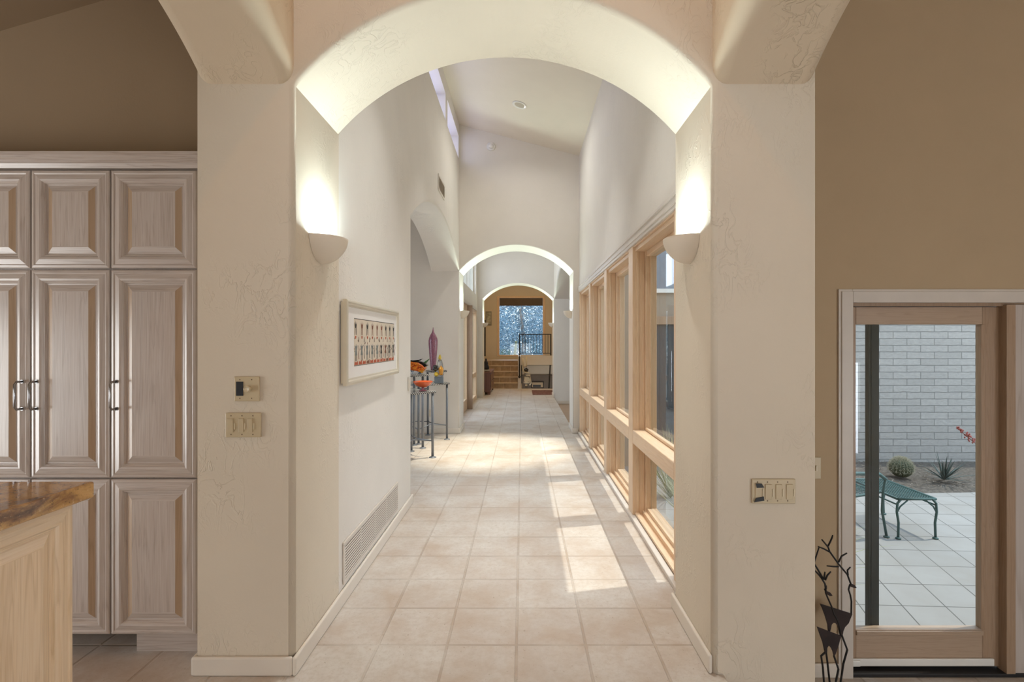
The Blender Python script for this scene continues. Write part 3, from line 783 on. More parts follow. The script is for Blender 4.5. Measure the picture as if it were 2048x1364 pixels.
# ---------------------------------------------------------------- sconces
def sconce(xw, yc, sgn, label):
    """half bowl on a wall whose face is at xw, bulging toward sgn*x"""
    zt, hh, ry, rx = 1.852, .118, .128, .122
    t=thing('wall_sconce',(xw,yc,zt-hh),label,'wall lamp','uplight sconces on the arch piers')
    m=MB(); vs=[]; NA,NZ=28,14
    def ring(scale,zoff):
        out=[]
        for j in range(NZ+1):
            f=j/NZ; z=zt-hh*f*1.0
            r=math.sqrt(max(0,1-(f**1.7)))*scale
            for i in range(NA+1):
                a=PI*i/NA
                out.append((xw+sgn*(.0015+rx*r*math.sin(a)), yc-ry*r*math.cos(a)*(1.0 if f<1 else 1), z+zoff*(0 if j==0 else 1)))
        return out
    A=ring(1.0,0); B=ring(.94,.004); n=len(A)
    fs=[]
    for j in range(NZ):
        for i in range(NA):
            q=j*(NA+1)+i
            fs.append((q,q+1,q+NA+2,q+NA+1)); fs.append((n+q,n+q+NA+1,n+q+NA+2,n+q+1))
    for i in range(NA): fs.append((i,n+i,n+i+1,i+1))
    m.add(A+B,fs,0,True)
    obj('bowl',m,M['ceramic'],t)
    obj('bulb',MB().lathe([(.004,-.03),(.018,-.02),(.022,0),(.016,.018),(.003,.026)],(xw+sgn*.055,yc,zt-.065),16),M['bulb'],t)
    L=bpy.data.lights.new('sconce_lamp','AREA'); L.shape='ELLIPSE'; L.size=.07; L.size_y=.15; L.energy=SC if yc<3 else SC2; L.color=(1,.87,.69); L.spread=R(180)
    lo=bpy.data.objects.new('sconce_lamp',L); COL.objects.link(lo); lo.location=(xw+sgn*.048,yc,zt-.014); lo.rotation_euler=(PI,0,0)
    lo.parent=t; lo.matrix_parent_inverse=Matrix.Translation(-Vector(t.location))
SC=9.5; SC2=18.0
M['bulb']=emit('lamp_bulb',(1,.85,.62),6)
sconce(XL,2.335,1,'cream half bowl sconce on the left pier of the front arch')
sconce(XR,2.335,-1,'cream half bowl sconce on the right pier of the front arch')
sconce(XL,7.775,1,'small far sconce on the left pier of the second arch')
sconce(XR-.02,7.775,-1,'small far sconce on the right pier of the second arch')
sconce(-.975,12.62,1,'tiny farthest sconce on the left pier of the third arch')
sconce(.785,12.62,-1,'tiny farthest sconce on the right pier of the third arch')

# ---------------------------------------------------------------- wall plates
def fx(px,Y): return (px-1044)*Y/1000
def fz_(py,Y): return H-(py-684)*Y/1000
YP=Y0-.002
def plate(px0,px1,py0,py1,label,Y=YP,name='switch_plate',gang=2):
    x0,x1,z1,z0=fx(px0,Y0),fx(px1,Y0),fz_(py0,Y0),fz_(py1,Y0)
    t=thing(name,((x0+x1)/2,Y,z0),label,'switch plate')
    obj('plate',MB().box(x0,x1,Y-.007,Y,z0,z1),M['almond'],t,bevel=.003)
    n=gang
    for i in range(n):
        xc=x0+(x1-x0)*(i+.5)/n*.92+(x1-x0)*.01
        for zz in (z0+.012,z1-.012):
            obj('screw',MB().box(xc-.002,xc+.002,Y-.0078,Y-.0068,zz-.0025,zz+.0025),M['ventdark'],t)
    return t,x0,x1,z0,z1
def paddle(t,xa,xb,za,zb,Y=YP):
    obj('rocker',MB().prism([(Y-.010,za),(Y-.006,za),(Y-.006,zb),(Y-.012,zb)],'X',xa,xb),M['almond'],t,bevel=.0015)
    obj('dimmer_slide',MB().box(xb+.003,xb+.007,Y-.010,Y-.006,za+.012,zb-.02),M['almond2'],t)
t,x0,x1,z0,z1=plate(470,521,753,802,'almond plate with black display and round dimmer knob on the left pier','' and 0 or YP,'dimmer_plate',2)
obj('display',MB().box(fx(475,Y0),fx(489,Y0),YP-.009,YP-.006,fz_(791,Y0),fz_(763,Y0)),M['black'],t)
kx,kz=fx(499.5,Y0),fz_(777,Y0)
m=MB(); seg=24; vs=[]
for (r,d) in ((.012,0),(.0135,-.003),(.0135,-.016),(.011,-.019),(.0105,-.016),(.002,-.016)):
    for k in range(seg):
        a=2*PI*k/seg; vs.append((kx+r*math.cos(a),YP-.007+d,kz+r*math.sin(a)))
fs=[(i*seg+k,i*seg+(k+1)%seg,(i+1)*seg+(k+1)%seg,(i+1)*seg+k) for i in range(5) for k in range(seg)]+[tuple(5*seg+k for k in range(seg))]
obj('knob',m.add(vs,fs,0,True),M['almond2'],t)
t,x0,x1,z0,z1=plate(453,524,825,874,'almond three gang rocker plate below the dimmer on the left pier',gang=3)
for a,b in ((457,469.5),(480,490),(498,508)): paddle(t,fx(a,Y0),fx(b,Y0),fz_(864,Y0),fz_(836,Y0))
t,x0,x1,z0,z1=plate(1502,1589,957,1006,'almond four gang plate with black tape on the right pier',gang=4)
for a,b in ((1508,1521),(1528,1541),(1549,1561),(1570,1583)): paddle(t,fx(a,Y0),fx(b,Y0),fz_(997,Y0),fz_(967,Y0))
zz=lambda y: fz_(y,Y0); xx=lambda x: fx(x,Y0)
obj('tape',MB().prism([(xx(1508),zz(965)),(xx(1520),zz(965)),(xx(1525),zz(973)),(xx(1510),zz(973.5))],'Y',YP-.0145,YP-.0135),M['black'],t)
obj('tape',MB().prism([(xx(1509),zz(994)),(xx(1524),zz(991)),(xx(1525),zz(999)),(xx(1505),zz(1002))],'Y',YP-.0145,YP-.0115),M['black'],t)
# narrow plate beside the patio door
Yd=DY-.002; x0,x1=1.585,1.640; z0,z1=fz_(957,DY),fz_(914,DY)
t=thing('switch_plate',((x0+x1)/2,Yd,z0),'narrow almond toggle plate between right pier and patio door','switch plate')
obj('plate',MB().box(x0,x1,Yd-.006,Yd,z0,z1),M['almond'],t,bevel=.002)
obj('toggle',MB().box((x0+x1)/2-.004,(x0+x1)/2+.004,Yd-.014,Yd-.006,(z0+z1)/2-.014,(z0+z1)/2+.014),M['almond2'],t)
# plate on the left wall near the alcove corner
t=thing('switch_plate',(XL+.002,4.16,1.0),'small cream plate on the hall wall at the alcove corner','switch plate')
obj('plate',MB().box(XL+.002,XL+.008,4.12,4.195,.965,1.08),M['vent'],t,bevel=.002)
obj('rocker',MB().box(XL+.008,XL+.012,4.14,4.175,.99,1.055),M['trim'],t)
# outlet in the alcove
t=thing('outlet_plate',(-1.39,Y2-.002,.26),'small cream outlet low on the alcove back wall','outlet')
obj('plate',MB().box(-1.425,-1.355,Y2-.008,Y2-.002,.25,.365),M['vent'],t,bevel=.002)
obj('sockets',MB().box(-1.405,-1.375,Y2-.010,Y2-.008,.27,.30).box(-1.405,-1.375,Y2-.010,Y2-.008,.315,.345),M['almond2'],t)

# floor-level air grille on the left wall
t=thing('wall_vent',(XL+.002,3.2,.1),'long low air grille with four louvred sections above the left baseboard','vent')
gy0,gy1,gz0,gz1=2.62,3.77,.098,.318
xf=XL+.0015
f=MB().box(xf,xf+.008,gy0,gy1,gz1-.018,gz1).box(xf,xf+.008,gy0,gy1,gz0,gz0+.018).box(xf,xf+.008,gy0,gy0+.022,gz0+.018,gz1-.018).box(xf,xf+.008,gy1-.022,gy1,gz0+.018,gz1-.018)
obj('grille_frame',f,M['vent'],t,bevel=.002)
obj('grille_back',MB().box(xf,xf+.001,gy0+.02,gy1-.02,gz0+.016,gz1-.016),M['ventdark'],t)
secs=4; sw=(gy1-gy0-.044)/secs
for s in range(secs):
    m=MB(); a=gy0+.022+s*sw; bq=a+sw-(.012 if s<secs-1 else 0)
    nl=12
    for i in range(nl):
        z=gz0+.026+(gz1-gz0-.05)*i/(nl-1)
        m.obox((xf+.0045,(a+bq)/2,z),.0015,bq-a,.0085,0,0,R(-14))
    obj('louvres',m,M['vent'],t)
    if s<secs-1: obj('divider',MB().box(xf,xf+.0045,bq,bq+.012,gz0+.018,gz1-.018),M['vent'],t)
# high return grille
t=thing('wall_vent',(XL+.002,5.82,3.08),'small tan return grille high on the left wall above the alcove arch','vent')
f=MB().box(xf,xf+.008,5.6,6.04,3.24,3.26).box(xf,xf+.008,5.6,6.04,3.08,3.10).box(xf,xf+.008,5.6,5.62,3.1,3.24).box(xf,xf+.008,6.02,6.04,3.1,3.24)
obj('grille_frame',f,M['vent'],t)
m=MB()
for i in range(9): m.obox((xf+.004,5.82,3.108+.0155*i),.0015,.40,.012,0,0,R(-30))
obj('louvres',m,plain('tan_enamel',(.42,.32,.21),.5),t)

# smoke detector and recessed ceiling light
def disc_y(m,c,prof,seg=28):
    vs=[]
    for (r,d) in prof:
        for k in range(seg):
            a=2*PI*k/seg; vs.append((c[0]+r*math.cos(a),c[1]+d,c[2]+r*math.sin(a)))
    n=len(prof); fs=[(i*seg+k,i*seg+(k+1)%seg,(i+1)*seg+(k+1)%seg,(i+1)*seg+k) for i in range(n-1) for k in range(seg)]
    fs+= [tuple((n-1)*seg+k for k in range(seg)), tuple(seg-1-k for k in range(seg))]
    return m.add(vs,fs,0,True)
t=thing('smoke_detector',(-.465,Y2,4.30),'round white smoke detector high on the wall above the second arch','smoke detector')
obj('base',disc_y(MB(),(-.465,Y2-.001,4.30),[(.064,0),(.064,-.012),(.058,-.018)]),M['white'],t)
obj('sensor_head',disc_y(MB(),(-.465,Y2-.018,4.30),[(.036,0),(.034,-.018),(.024,-.024)]),M['white'],t)
zc=lambda x: 4.63-.26*(x+.942)
tl=math.atan(.26)
def can(x,y,label,E,size=.14,spread=150,glow=None,group='recessed ceiling lights'):
    z=zc(x)
    t=thing('ceiling_light',(x,y,z-.004),label,'ceiling light',group)
    Mx=Matrix.Translation((x,y,z-.003))@Matrix.Rotation(tl,4,'Y')
    m=MB(); seg=32; vs=[]
    for (r,d) in ((.095,0),(.095,-.005),(.088,-.008),(.072,-.006),(.066,-.002)):
        for k in range(seg): 
            a=2*PI*k/seg; vs.append(Mx@Vector((r*math.cos(a),r*math.sin(a),d)))
    fs=[(i*seg+k,i*seg+(k+1)%seg,(i+1)*seg+(k+1)%seg,(i+1)*seg+k) for i in range(4) for k in range(seg)]
    obj('trim_ring',m.add(vs,fs,0,True),M['white'],t)
    m=MB(); vs=[Mx@Vector((.068*math.cos(2*PI*k/seg),.068*math.sin(2*PI*k/seg),-.0015)) for k in range(seg)]
    obj('lens',m.add(vs,[tuple(range(seg-1,-1,-1))],0),glow or M['lens'],t)
    if E:
        L=bpy.data.lights.new('ceiling_lamp','AREA'); L.shape='DISK'; L.size=size; L.energy=E; L.color=(1,.96,.93) if spread<100 else (1,.9,.76); L.spread=R(spread)
        lo=bpy.data.objects.new('ceiling_lamp',L); COL.objects.link(lo); lo.location=(x,y,z-.02)
        lo.parent=t; lo.matrix_parent_inverse=Matrix.Translation(-Vector(t.location))
M['lens']=plain('frosted_lens',(.50,.45,.36),.4)
can(-.03,6.37,'recessed ceiling light over the middle of the hall',8,.12,150)
sl=bpy.data.lights.new('sun_patch_spot','SPOT'); sl.energy=950; sl.spot_size=R(34); sl.spot_blend=.8; sl.shadow_soft_size=.03; sl.color=(1,.95,.84)  # added beam standing in for the sun patch on the hall floor
slo=bpy.data.objects.new('sun_patch_spot',sl); COL.objects.link(slo); slo.location=(-.03,6.37,zc(-.03)-.03); slo.rotation_euler=Vector((-.42,.0,-4.3)).to_track_quat('-Z','Y').to_euler()

# ---------------------------------------------------------------- framed print on the left wall
t=thing('framed_print',(XL+.01,3.12,1.142),'framed print of small dancing figures on the left hall wall','picture')
fy0,fy1,fz0,fz1=2.575,3.668,1.142,1.592
xb=XL+.004; xfr=XL+.042
def rect_frame(y0,y1,z0,z1,prof):
    m=MB(); vs=[]
    for (i,x) in prof:
        for (y,z) in ((y0+i,z0+i),(y1-i,z0+i),(y1-i,z1-i),(y0+i,z1-i)): vs.append((x,y,z))
    n=len(prof); fs=[(k*4+s,k*4+(s+1)%4,(k+1)*4+(s+1)%4,(k+1)*4+s) for k in range(n-1) for s in range(4)]
    return m.add(vs,fs,0)
obj('frame',rect_frame(fy0,fy1,fz0,fz1,[(.012,xb),(.012,xb+.014),(0,xb+.016),(0,xfr-.004),(.004,xfr),(.012,xfr+.002),(.02,xfr),(.026,xfr-.008),(.034,xfr-.010),(.036,xfr-.014)]),plain('champagne_frame',(.66,.60,.49),.3,.35,var=.03),t)
obj('backing',MB().box(xb,xb+.004,fy0+.014,fy1-.014,fz0+.014,fz1-.014),M['ventdark'],t)
xm=xfr-.014
obj('mat_board',MB().box(xm-.004,xm,fy0+.034,fy1-.034,fz0+.034,fz1-.034),plain('white_mat',(.74,.70,.66),.8,var=.01),t)
ay0,ay1,az0,az1=2.72,3.565,1.238,1.500
pm=[plain('print_paper',(.62,.53,.42),.8),plain('ink_black',(.03,.025,.02),.8),plain('ink_brown',(.19,.075,.04),.8),plain('ink_red',(.42,.085,.035),.8),plain('ink_grey',(.18,.19,.18),.8)]
m=MB().box(xm,xm+.0006,ay0,ay1,az0,az1,0)
rnd=random.Random(4); AW,AH=ay1-ay0,az1-az0
lay=[0]
def shp(pts,mi):
    lay[0]+=1
    x=xm+.0008+.000004*lay[0]
    m.add([(x,ay0+u*AW,az0+v*AH) for u,v in pts],[tuple(range(len(pts)))],mi)
shp([(0,.985),(1,.985),(1,1),(0,1)],1); shp([(0,0),(1,0),(1,.012),(0,.012)],1)
for i in range(9):      # upper row: masks with split beards hanging from the top line
    u=.04+i*.118; mi=rnd.choice([1,2,2]); w=.026
    if i==0: u=.03
    shp([(u-w,.93),(u-w*.3,.87),(u,.96),(u+w*.3,.87),(u+w,.93),(u+w*.6,.80),(u-w*.6,.80)],mi)
    shp([(u-w*.6,.80),(u-w*.15,.80),(u-w*.3,.66),(u-w*.7,.64)],mi); shp([(u+w*.15,.80),(u+w*.6,.80),(u+w*.7,.64),(u+w*.3,.66)],mi)
    shp([(u-w*.6,.63),(u+w*.6,.63),(u+w*.4,.585),(u,.56),(u-w*.4,.585)],3)
for i in range(9):      # lower row: dancers
    u=.045+i*.115+rnd.uniform(-.008,.008); mi=rnd.choice([1,2,4,1]); w=.03
    shp([(u-w,.44),(u-w*.3,.41),(u,.47),(u+w*.3,.41),(u+w,.44),(u+w*.5,.33),(u+w*.8,.22),(u-w*.8,.22),(u-w*.5,.33)],mi)
    shp([(u-w*.5,.22),(u-w*.15,.22),(u-w*.2,.10),(u-w*.6,.10)],rnd.choice([1,4])); shp([(u+w*.15,.22),(u+w*.5,.22),(u+w*.6,.10),(u+w*.2,.10)],rnd.choice([1,4]))
    v=u+.056
    shp([(v-.010,.50),(v-.004,.62),(v+.004,.60),(v+.002,.50)],1)
    shp([(v-.012,.44),(v-.002,.42),(v+.010,.34),(v-.002,.26),(v+.008,.14),(v-.004,.13),(v-.014,.26),(v,.34)],rnd.choice([1,2]))
    for k in range(4):
        a,bq=u+rnd.uniform(-.06,.06),rnd.uniform(.25,.60); r=.006
        shp([(a-r,bq),(a,bq-.03),(a+r,bq),(a,bq+.03)],rnd.choice([1,1,2,4]))
for i in range(12):
    u=i/12; shp([(u+.002,.02),(u+.075,.02),(u+.07,.10+.02*(i%2)),(u+.035,.075),(u+.012,.10)],3 if i%2==0 else rnd.choice([3,2]))
obj('print',m,pm,t)
0 and obj('glazing',MB().box(xm+.002,xm+.003,fy0+.034,fy1-.034,fz0+.034,fz1-.034),M['glass'],t)

# ---------------------------------------------------------------- alcove table and its ornaments
t=thing('tiered_table',(-1.4,6.5,0),'pewter console of square tops on four levels in the alcove','table')
def diamond(cx_,cy_,h): return [(cx_+h,cy_),(cx_,cy_+h),(cx_-h,cy_),(cx_,cy_-h)]
def topslab(cx_,cy_,h,z):
    P=diamond(cx_,cy_,h)
    o=obj('table_top',MB().prism(P,'Z',z-.018,z-.002),M['tabletop'],t)
    q=diamond(cx_,cy_,h+.012)
    m=MB().tube([(x,y,z-.012) for x,y in q+[q[0]]],.013,8)
    obj('rope_edge',m,M['rope'],o)
def leg(x,y,z0,z1):
    m=MB().tube([(x,y,z0),(x,y,z1)],.0155,12)
    if z0<.01: m.lathe([(.042,0),(.042,.006),(.03,.012),(.0155,.016)],(x,y,0),20)
    obj('leg',m,M['pewter'],t)
A=(-1.385,5.93,.345); B=(-1.385,7.03,.35)
topslab(*A,.79); topslab(*B,.80); topslab(-1.27,7.18,.17,.965); topslab(-1.43,6.45,.215,.955)
for P in (A,B):
    for (x,y) in diamond(P[0],P[1],P[2]-.02): leg(x,y,0,.785)
leg(-1.27+.12,7.18,.80,.955); leg(-1.27-.1,7.18+.08,.80,.955); leg(-1.43,6.45+.18,.0,.945); leg(-1.43+.15,6.45,.0,.945)
for P in (A,B):
    q=diamond(P[0],P[1],P[2]-.02)
    for i in range(4):
        a=Vector((*q[i],.20)); b=Vector((*q[(i+1)%4],.20)); mid=(a+b)/2+Vector((0,0,.035 if i%2 else .0))+(Vector((P[0],P[1],.2))-(a+b)/2)*.25
        obj('stretcher',MB().tube([a,a.lerp(mid,.8),mid,b.lerp(mid,.8),b],.0075,8),M['pewter'],t)
# purple bottle vase
mv,nt,b=nm('violet_glass'); p=pos(nt)
vo=nt.nodes.new('ShaderNodeTexVoronoi'); vo.inputs['Scale'].default_value=150; nt.links.new(mapping(nt,p,(1,1,.6)),vo.inputs['Vector'])
nt.links.new(ramp(nt,vo.outputs['Distance'],[(.1,(.36,.14,.20)),(.5,(.27,.095,.15)),(.8,(.20,.065,.11))]),b.inputs['Base Color'])
b.inputs['Roughness'].default_value=.12; b.inputs['Coat Weight'].default_value=.6; bump(nt,b,vo.outputs['Distance'],.3,.004)
z0=.966
o=obj('vase',MB().lathe([(.028,0),(.034,.006),(.038,.05),(.048,.15),(.058,.26),(.065,.36),(.066,.42),(.060,.46),(.042,.50),(.022,.535),(.010,.565),(.005,.595),(.0045,.612),(.002,.614)],(-1.275,7.17,z0),36),mv)
tag(o,'tall violet glass bottle vase tapering to a thin neck','vase')
# orange footed bowl
t2=thing('footed_bowl',(-1.18,5.95,.792),'wide orange glass bowl on a pink foot, on the lowest table top','bowl')
obj('bowl',MB().lathe([(.012,.035),(.05,.045),(.09,.068),(.116,.102),(.119,.112),(.113,.112),(.085,.078),(.045,.055),(.004,.05)],(-1.18,5.95,.792),40),plain('orange_glass',(.72,.11,.02),.12,0,.5,.6),t2)
obj('foot',MB().lathe([(.045,0),(.044,.005),(.018,.010),(.012,.022),(.014,.035)],(-1.18,5.95,.792),28),plain('pink_glass',(.42,.14,.18),.1,0,.5,.5),t2)
o=obj('coaster',MB().obox((-1.20,6.10,.799),.10,.075,.012,R(25)),plain('slate',(.05,.06,.07),.4),bevel=.002); tag(o,'thin dark slate block lying behind the orange bowl','slate block')
# glass figure on stone
t2=thing('glass_figure',(-1.15,6.93,.802),'clear, yellow and black glass figure on a blue grey stone block','sculpture')
obj('stone_base',MB().obox((-1.15,6.93,.847),.125,.09,.088,R(8)),plain('blue_stone',(.16,.19,.22),.8,var=.25),t2,bevel=.004)
mg=nm('clear_art_glass'); g=mg[2]; g.inputs['Base Color'].default_value=(.85,.87,.85,1); g.inputs['Transmission Weight'].default_value=.85; g.inputs['Roughness'].default_value=.05
obj('clear_body',MB().lathe([(.05,0),(.056,.04),(.052,.11),(.040,.18),(.022,.235),(.004,.25)],(-1.14,6.95,.892),24),mg[0],t2)
def blob(c,r,sq=(1,1,1),seed=0):
    rnd=random.Random(seed); m=MB(); prof=[]
    n=9; seg=14; vs=[]
    for i in range(n+1):
        th=-PI/2+PI*i/n
        for k in range(seg):
            a=2*PI*k/seg; q=r*(1+.18*math.sin(3*a+seed)+.12*math.sin(5*th+seed*2))
            vs.append((c[0]+sq[0]*q*math.cos(th)*math.cos(a),c[1]+sq[1]*q*math.cos(th)*math.sin(a),c[2]+sq[2]*q*math.sin(th)))
    fs=[(i*seg+k,i*seg+(k+1)%seg,(i+1)*seg+(k+1)%seg,(i+1)*seg+k) for i in range(n) for k in range(seg)]
    return m.add(vs,fs,0,True)
M['yglass']=plain('yellow_glass',(.72,.52,.05),.1,0,.5,.6); M['oglass']=plain('amber_glass',(.62,.28,.03),.1,0,.5,.6)
M['kglass']=plain('black_glass',(.012,.012,.012),.08,0,.5,.6)
obj('yellow_lump',blob((-1.185,6.90,.925),.034,(1,1,.8),1),M['yglass'],t2)
obj('black_lump',blob((-1.195,6.90,1.01),.036,(1.1,1,1.1),2),M['kglass'],t2)
obj('amber_lump',blob((-1.115,6.89,.975),.038,(.8,.9,1.5),3),M['oglass'],t2)
obj('yellow_tip',blob((-1.14,6.95,1.15),.024,(.8,.8,1.6),4),M['yglass'],t2)
# carved fish-like sculpture
t2=thing('animal_sculpture',(-1.36,6.4,.957),'bright orange, black and green carved creature in the alcove','sculpture')
M['or']=None
mo,nt,b=nm('orange_carving'); p=pos(nt)
nt.links.new(ramp(nt,noise(nt,mapping(nt,p,(1,1,2)),26,2,.5,1.5),[(.36,(.10,.02,.01)),(.42,(.62,.09,.02)),(.55,(.74,.17,.02)),(.64,(.78,.45,.05)),(.7,(.55,.06,.02))]),b.inputs['Base Color']); b.inputs['Roughness'].default_value=.25; b.inputs['Coat Weight'].default_value=.4
mw,nt,b=nm('blue_white_carving'); p=pos(nt)
nt.links.new(ramp(nt,noise(nt,p,22,2,.5,1),[(.4,(.72,.72,.70)),(.52,(.72,.72,.70)),(.56,(.10,.22,.42)),(.66,(.02,.03,.05))]),b.inputs['Base Color']); b.inputs['Roughness'].default_value=.3
X=lambda px: fx(px,6.4); Zq=lambda py: fz_(py,6.4)
def slab(pts,y0,y1,mat,name,bev=.006):
    return obj(name,MB().prism([(X(a),Zq(b_)) for a,b_ in pts],'Y',y0,y1),mat,t2,bevel=bev,seg=3)
slab([(806,745),(826,748),(845,746.5),(842,741),(833,739),(822,738),(806,738)],6.36,6.46,mw,'blue_white_base')
slab([(804,739),(822,740),(834,741.5),(843,745),(852,737),(846,730),(838,725),(822,723),(804,722)],6.34,6.48,mo,'orange_body',.012)
slab([(804,722.5),(822,724),(836,725),(843,728),(848,736),(856,731),(852,727),(844,723),(822,720),(804,719)],6.365,6.455,M['kglass'],'black_head',.008)
slab([(851,727.5),(859.5,717),(849,723.5),(846,726)],6.38,6.44,plain('green_carving',(.06,.15,.05),.3,0,.5,.4),'green_horn',.004)
slab([(804,721),(830,723),(841,721),(846,717),(838,719.5),(826,720.5),(804,719.5)],6.39,6.43,M['kglass'],'back_fin',.002)
slab([(838,741),(846,746),(851,740)],6.33,6.50,M['oglass'],'amber_jaw',.004)

# ---------------------------------------------------------------- deer sculptures
def deer(name,Yd,label,body,neck,head,antlers,legs,loc):
    S=lambda q:(fx(1620+q[0]/4.49,Yd),Yd,fz_(1060+q[1]/4.49,Yd))
    P=lambda q:(S(q)[0],S(q)[2])
    t=thing(name,(S(loc)[0],Yd,LOW),label,'sculpture','pair of metal deer')
    obj('body',MB().prism([P(q) for q in body],'Y',Yd-.003,Yd+.003),M['rust'],t)
    obj('head',MB().prism([P(q) for q in head],'Y',Yd-.005,Yd+.005),M['rust'],t,bevel=.002)
    obj('neck',MB().tube([S(q) for q in neck],.0042,8),M['iron'],t)
    m=MB()
    for a in antlers:
        pts=[Vector(S(q))+Vector((0,random.uniform(-.006,.006),0)) for q in a]
        m.tube(pts,[.0044]*(len(pts)-1)+[.0034],6)
    obj('antlers',m,M['iron'],t)
    for l in legs:
        obj('leg',MB().tube([S(q) for q in l],.0050,8),M['iron'],t)
fy=lambda Yd:(684+(H-LOW)*1000/Yd-1060)*4.49
b1=fy(2.62); b2=fy(2.56)
deer('deer_sculpture',2.62,'taller rusted metal deer with wide twig antlers by the patio door',
     [(88,660),(378,752),(345,835),(312,870),(298,905),(290,945),(268,945),(258,900),(246,858),(228,834),(208,831),(192,848),(186,885),(178,910),(163,916),(157,850),(132,765),(108,700)],
     [(370,752),(372,640),(362,585),(346,535),(358,490)],[(352,492),(372,482),(400,494),(417,519),(392,518),(364,508)],
     [[(362,485),(335,400),(250,300),(180,195),(165,155),(105,85)],[(165,155),(188,108),(203,75),(198,45)],[(180,200),(125,170),(75,150)],[(250,284),(290,238),(332,206)],[(258,330),(205,330),(150,320)],[(335,402),(342,365),(360,330)]],
     [[(284,940),(335,1075),(300,1200),(275,1364),(278,b1)],[(172,905),(150,1010),(145,1100),(158,1200),(176,1364),(180,b1)]],(230,0))
deer('deer_sculpture',2.56,'shorter rusted metal deer standing in front of the taller one',
     [(62,868),(278,950),(252,1040),(228,1110),(214,1135),(203,1090),(188,1058),(166,1036),(150,1060),(141,1100),(132,1100),(112,1005),(84,930)],
     [(275,948),(262,860),(245,810),(215,755),(195,690),(155,600),(140,560)],[(130,543),(150,548),(182,562),(201,588),(175,590),(146,574)],
     [[(138,548),(130,480),(112,440),(75,395),(37,360)],[(118,440),(70,350),(37,298),(82,158)],[(120,442),(130,405),(140,380)],[(130,446),(155,405),(182,368)],[(138,540),(140,520),(152,504)]],
     [[(136,1100),(100,1130),(115,1230),(125,1364),(126,b2)],[(215,1130),(255,1250),(232,1364),(228,b2)]],(165,0))

# ---------------------------------------------------------------- third bay: glass door and windows on the left
d=thing('door_3',(XG,9.5,0),'fir glass door on the left between the two farther arches','door',kind='structure')
obj('door_frame',MB().box(XG-.10,XG-.02,8.6,8.75,0,2.14).box(XG-.10,XG-.02,10.15,10.2,0,2.14).box(XG-.10,XG-.02,8.75,10.15,2.0,2.14).box(XG-.10,XG-.02,8.75,10.15,0,.22),M['firz'],d,bevel=.004)
obj('glass',MB().box(XG-.06,XG-.054,8.75,10.15,.22,2.0),M['glass'],d)
obj('door_post',MB().box(XG-.02,XG+.085,10.2,10.28,0,2.12),M['doorz'],d,bevel=.004)
d=thing('window_8',(XG,11.1,0),'tall narrow window beside the far glass door','window',kind='structure')
obj('window_frame',MB().box(XG-.10,XG,10.3,10.5,.0,2.14).box(XG-.10,XG,12.0,12.1,0,2.14).box(XG-.10,XG,10.5,12.0,.55,.65).box(XG-.10,XG,10.5,12.0,0,.1).box(XG-.10,XG,10.5,12.0,2.05,2.14),M['firz'],d,bevel=.004)
obj('glass',MB().box(XG-.06,XG-.054,10.5,12.0,.65,2.05).box(XG-.06,XG-.054,10.5,12.0,.1,.55),M['glass'],d)
d=thing('window_9',(XG,10.4,2.5),'transom window high above the far glass door','window',kind='structure')
obj('window_frame',MB().box(XG-.14,XG-.06,8.9,8.98,2.5,3.35).box(XG-.14,XG-.06,11.82,11.9,2.5,3.35).box(XG-.14,XG-.06,8.98,11.82,2.5,2.56).box(XG-.14,XG-.06,8.98,11.82,3.29,3.35).box(XG-.14,XG-.06,10.4,10.46,2.56,3.29),M['white'],d)
obj('glass',MB().box(XG-.10,XG-.094,8.98,11.82,2.56,3.29),M['glass'],d)
o=obj('trim_8',MB().box(XG,XG+.02,8.5,12.15,2.12,2.18),M['trim2']); struct(o,'pale moulding over the far glass door','moulding')

# ---------------------------------------------------------------- stair hall
mt=tiles('stair_tile')
d=thing('trim_9',(-.6,15.5,0),'five terracotta tiled steps up to the landing','stairs',kind='structure')
SX0,SX1=-1.30,-.125
for i in range(5):
    y=14.735+.28*i; zb,zt=.157*i,.157*(i+1)
    y1s = y+.28 if i<4 else YE-.001
    obj('stair_step',MB().box(SX0,SX1,y,y1s,-.0,zt-.012),M['stairtile'] if 'stairtile' in M else M.setdefault('stairtile',plain('brown_riser_tile',(.36,.25,.155),.5,var=.2)),d)
    obj('nosing',MB().box(SX0,SX1,y-.012,y1s,zt-.012,zt),M.setdefault('nosing',plain('pale_nosing',(.55,.43,.30),.5)),d)
    for xg in ([-.96,-.55] if i%2==0 else [-1.05,-.68,-.36]):
        obj('joint',MB().box(xg-.006,xg+.006,y-.002,y,zb,zt-.012),M['nosing'],d)
# landing slab with stucco curb over the stairwell
o=obj('trim_10',MB().box(-.03,XE1-.001,15.9,YE-.001,.64,.785).box(-.03,XE1-.001,15.9,16.0,.785,.94),M['tan2']); struct(o,'tan plaster landing edge above the stairwell','landing')
o=obj('wall_stairwell',MB().box(-.03,.0,14.74,YE-.001,-2,.0).box(.001,XE1-.001,16.55,16.7,.29,.60).box(.001,XE1-.001,16.7,16.79,-2,.6).box(0.0,XE1-.001,14.74,YE-.001,-2.1,-2.0),M['tan2'])
struct(o,'tan walls down inside the stairwell','wall')
o=obj('wall_shade_sheet',MB().box(.002,XE1-.002,16.50,16.545,-1.99,.285),plain('stairwell_shade',(.13,.095,.065),.6)); struct(o,'dark sheet with painted shade below the landing in the stairwell','wall')  # added dark sheet, stairwell shade put into its colour
o=obj('stair_parapet',MB().prism([(14.735,-.0),(YE-.001,0),(YE-.001,.94),(15.95,.94),(14.80,.94),(14.735,.94)],'X',-.12,-.032),M['trim'],bevel=.006); o.name='wall_parapet'
struct(o,'low cream wall between the steps up and the stairwell','wall')
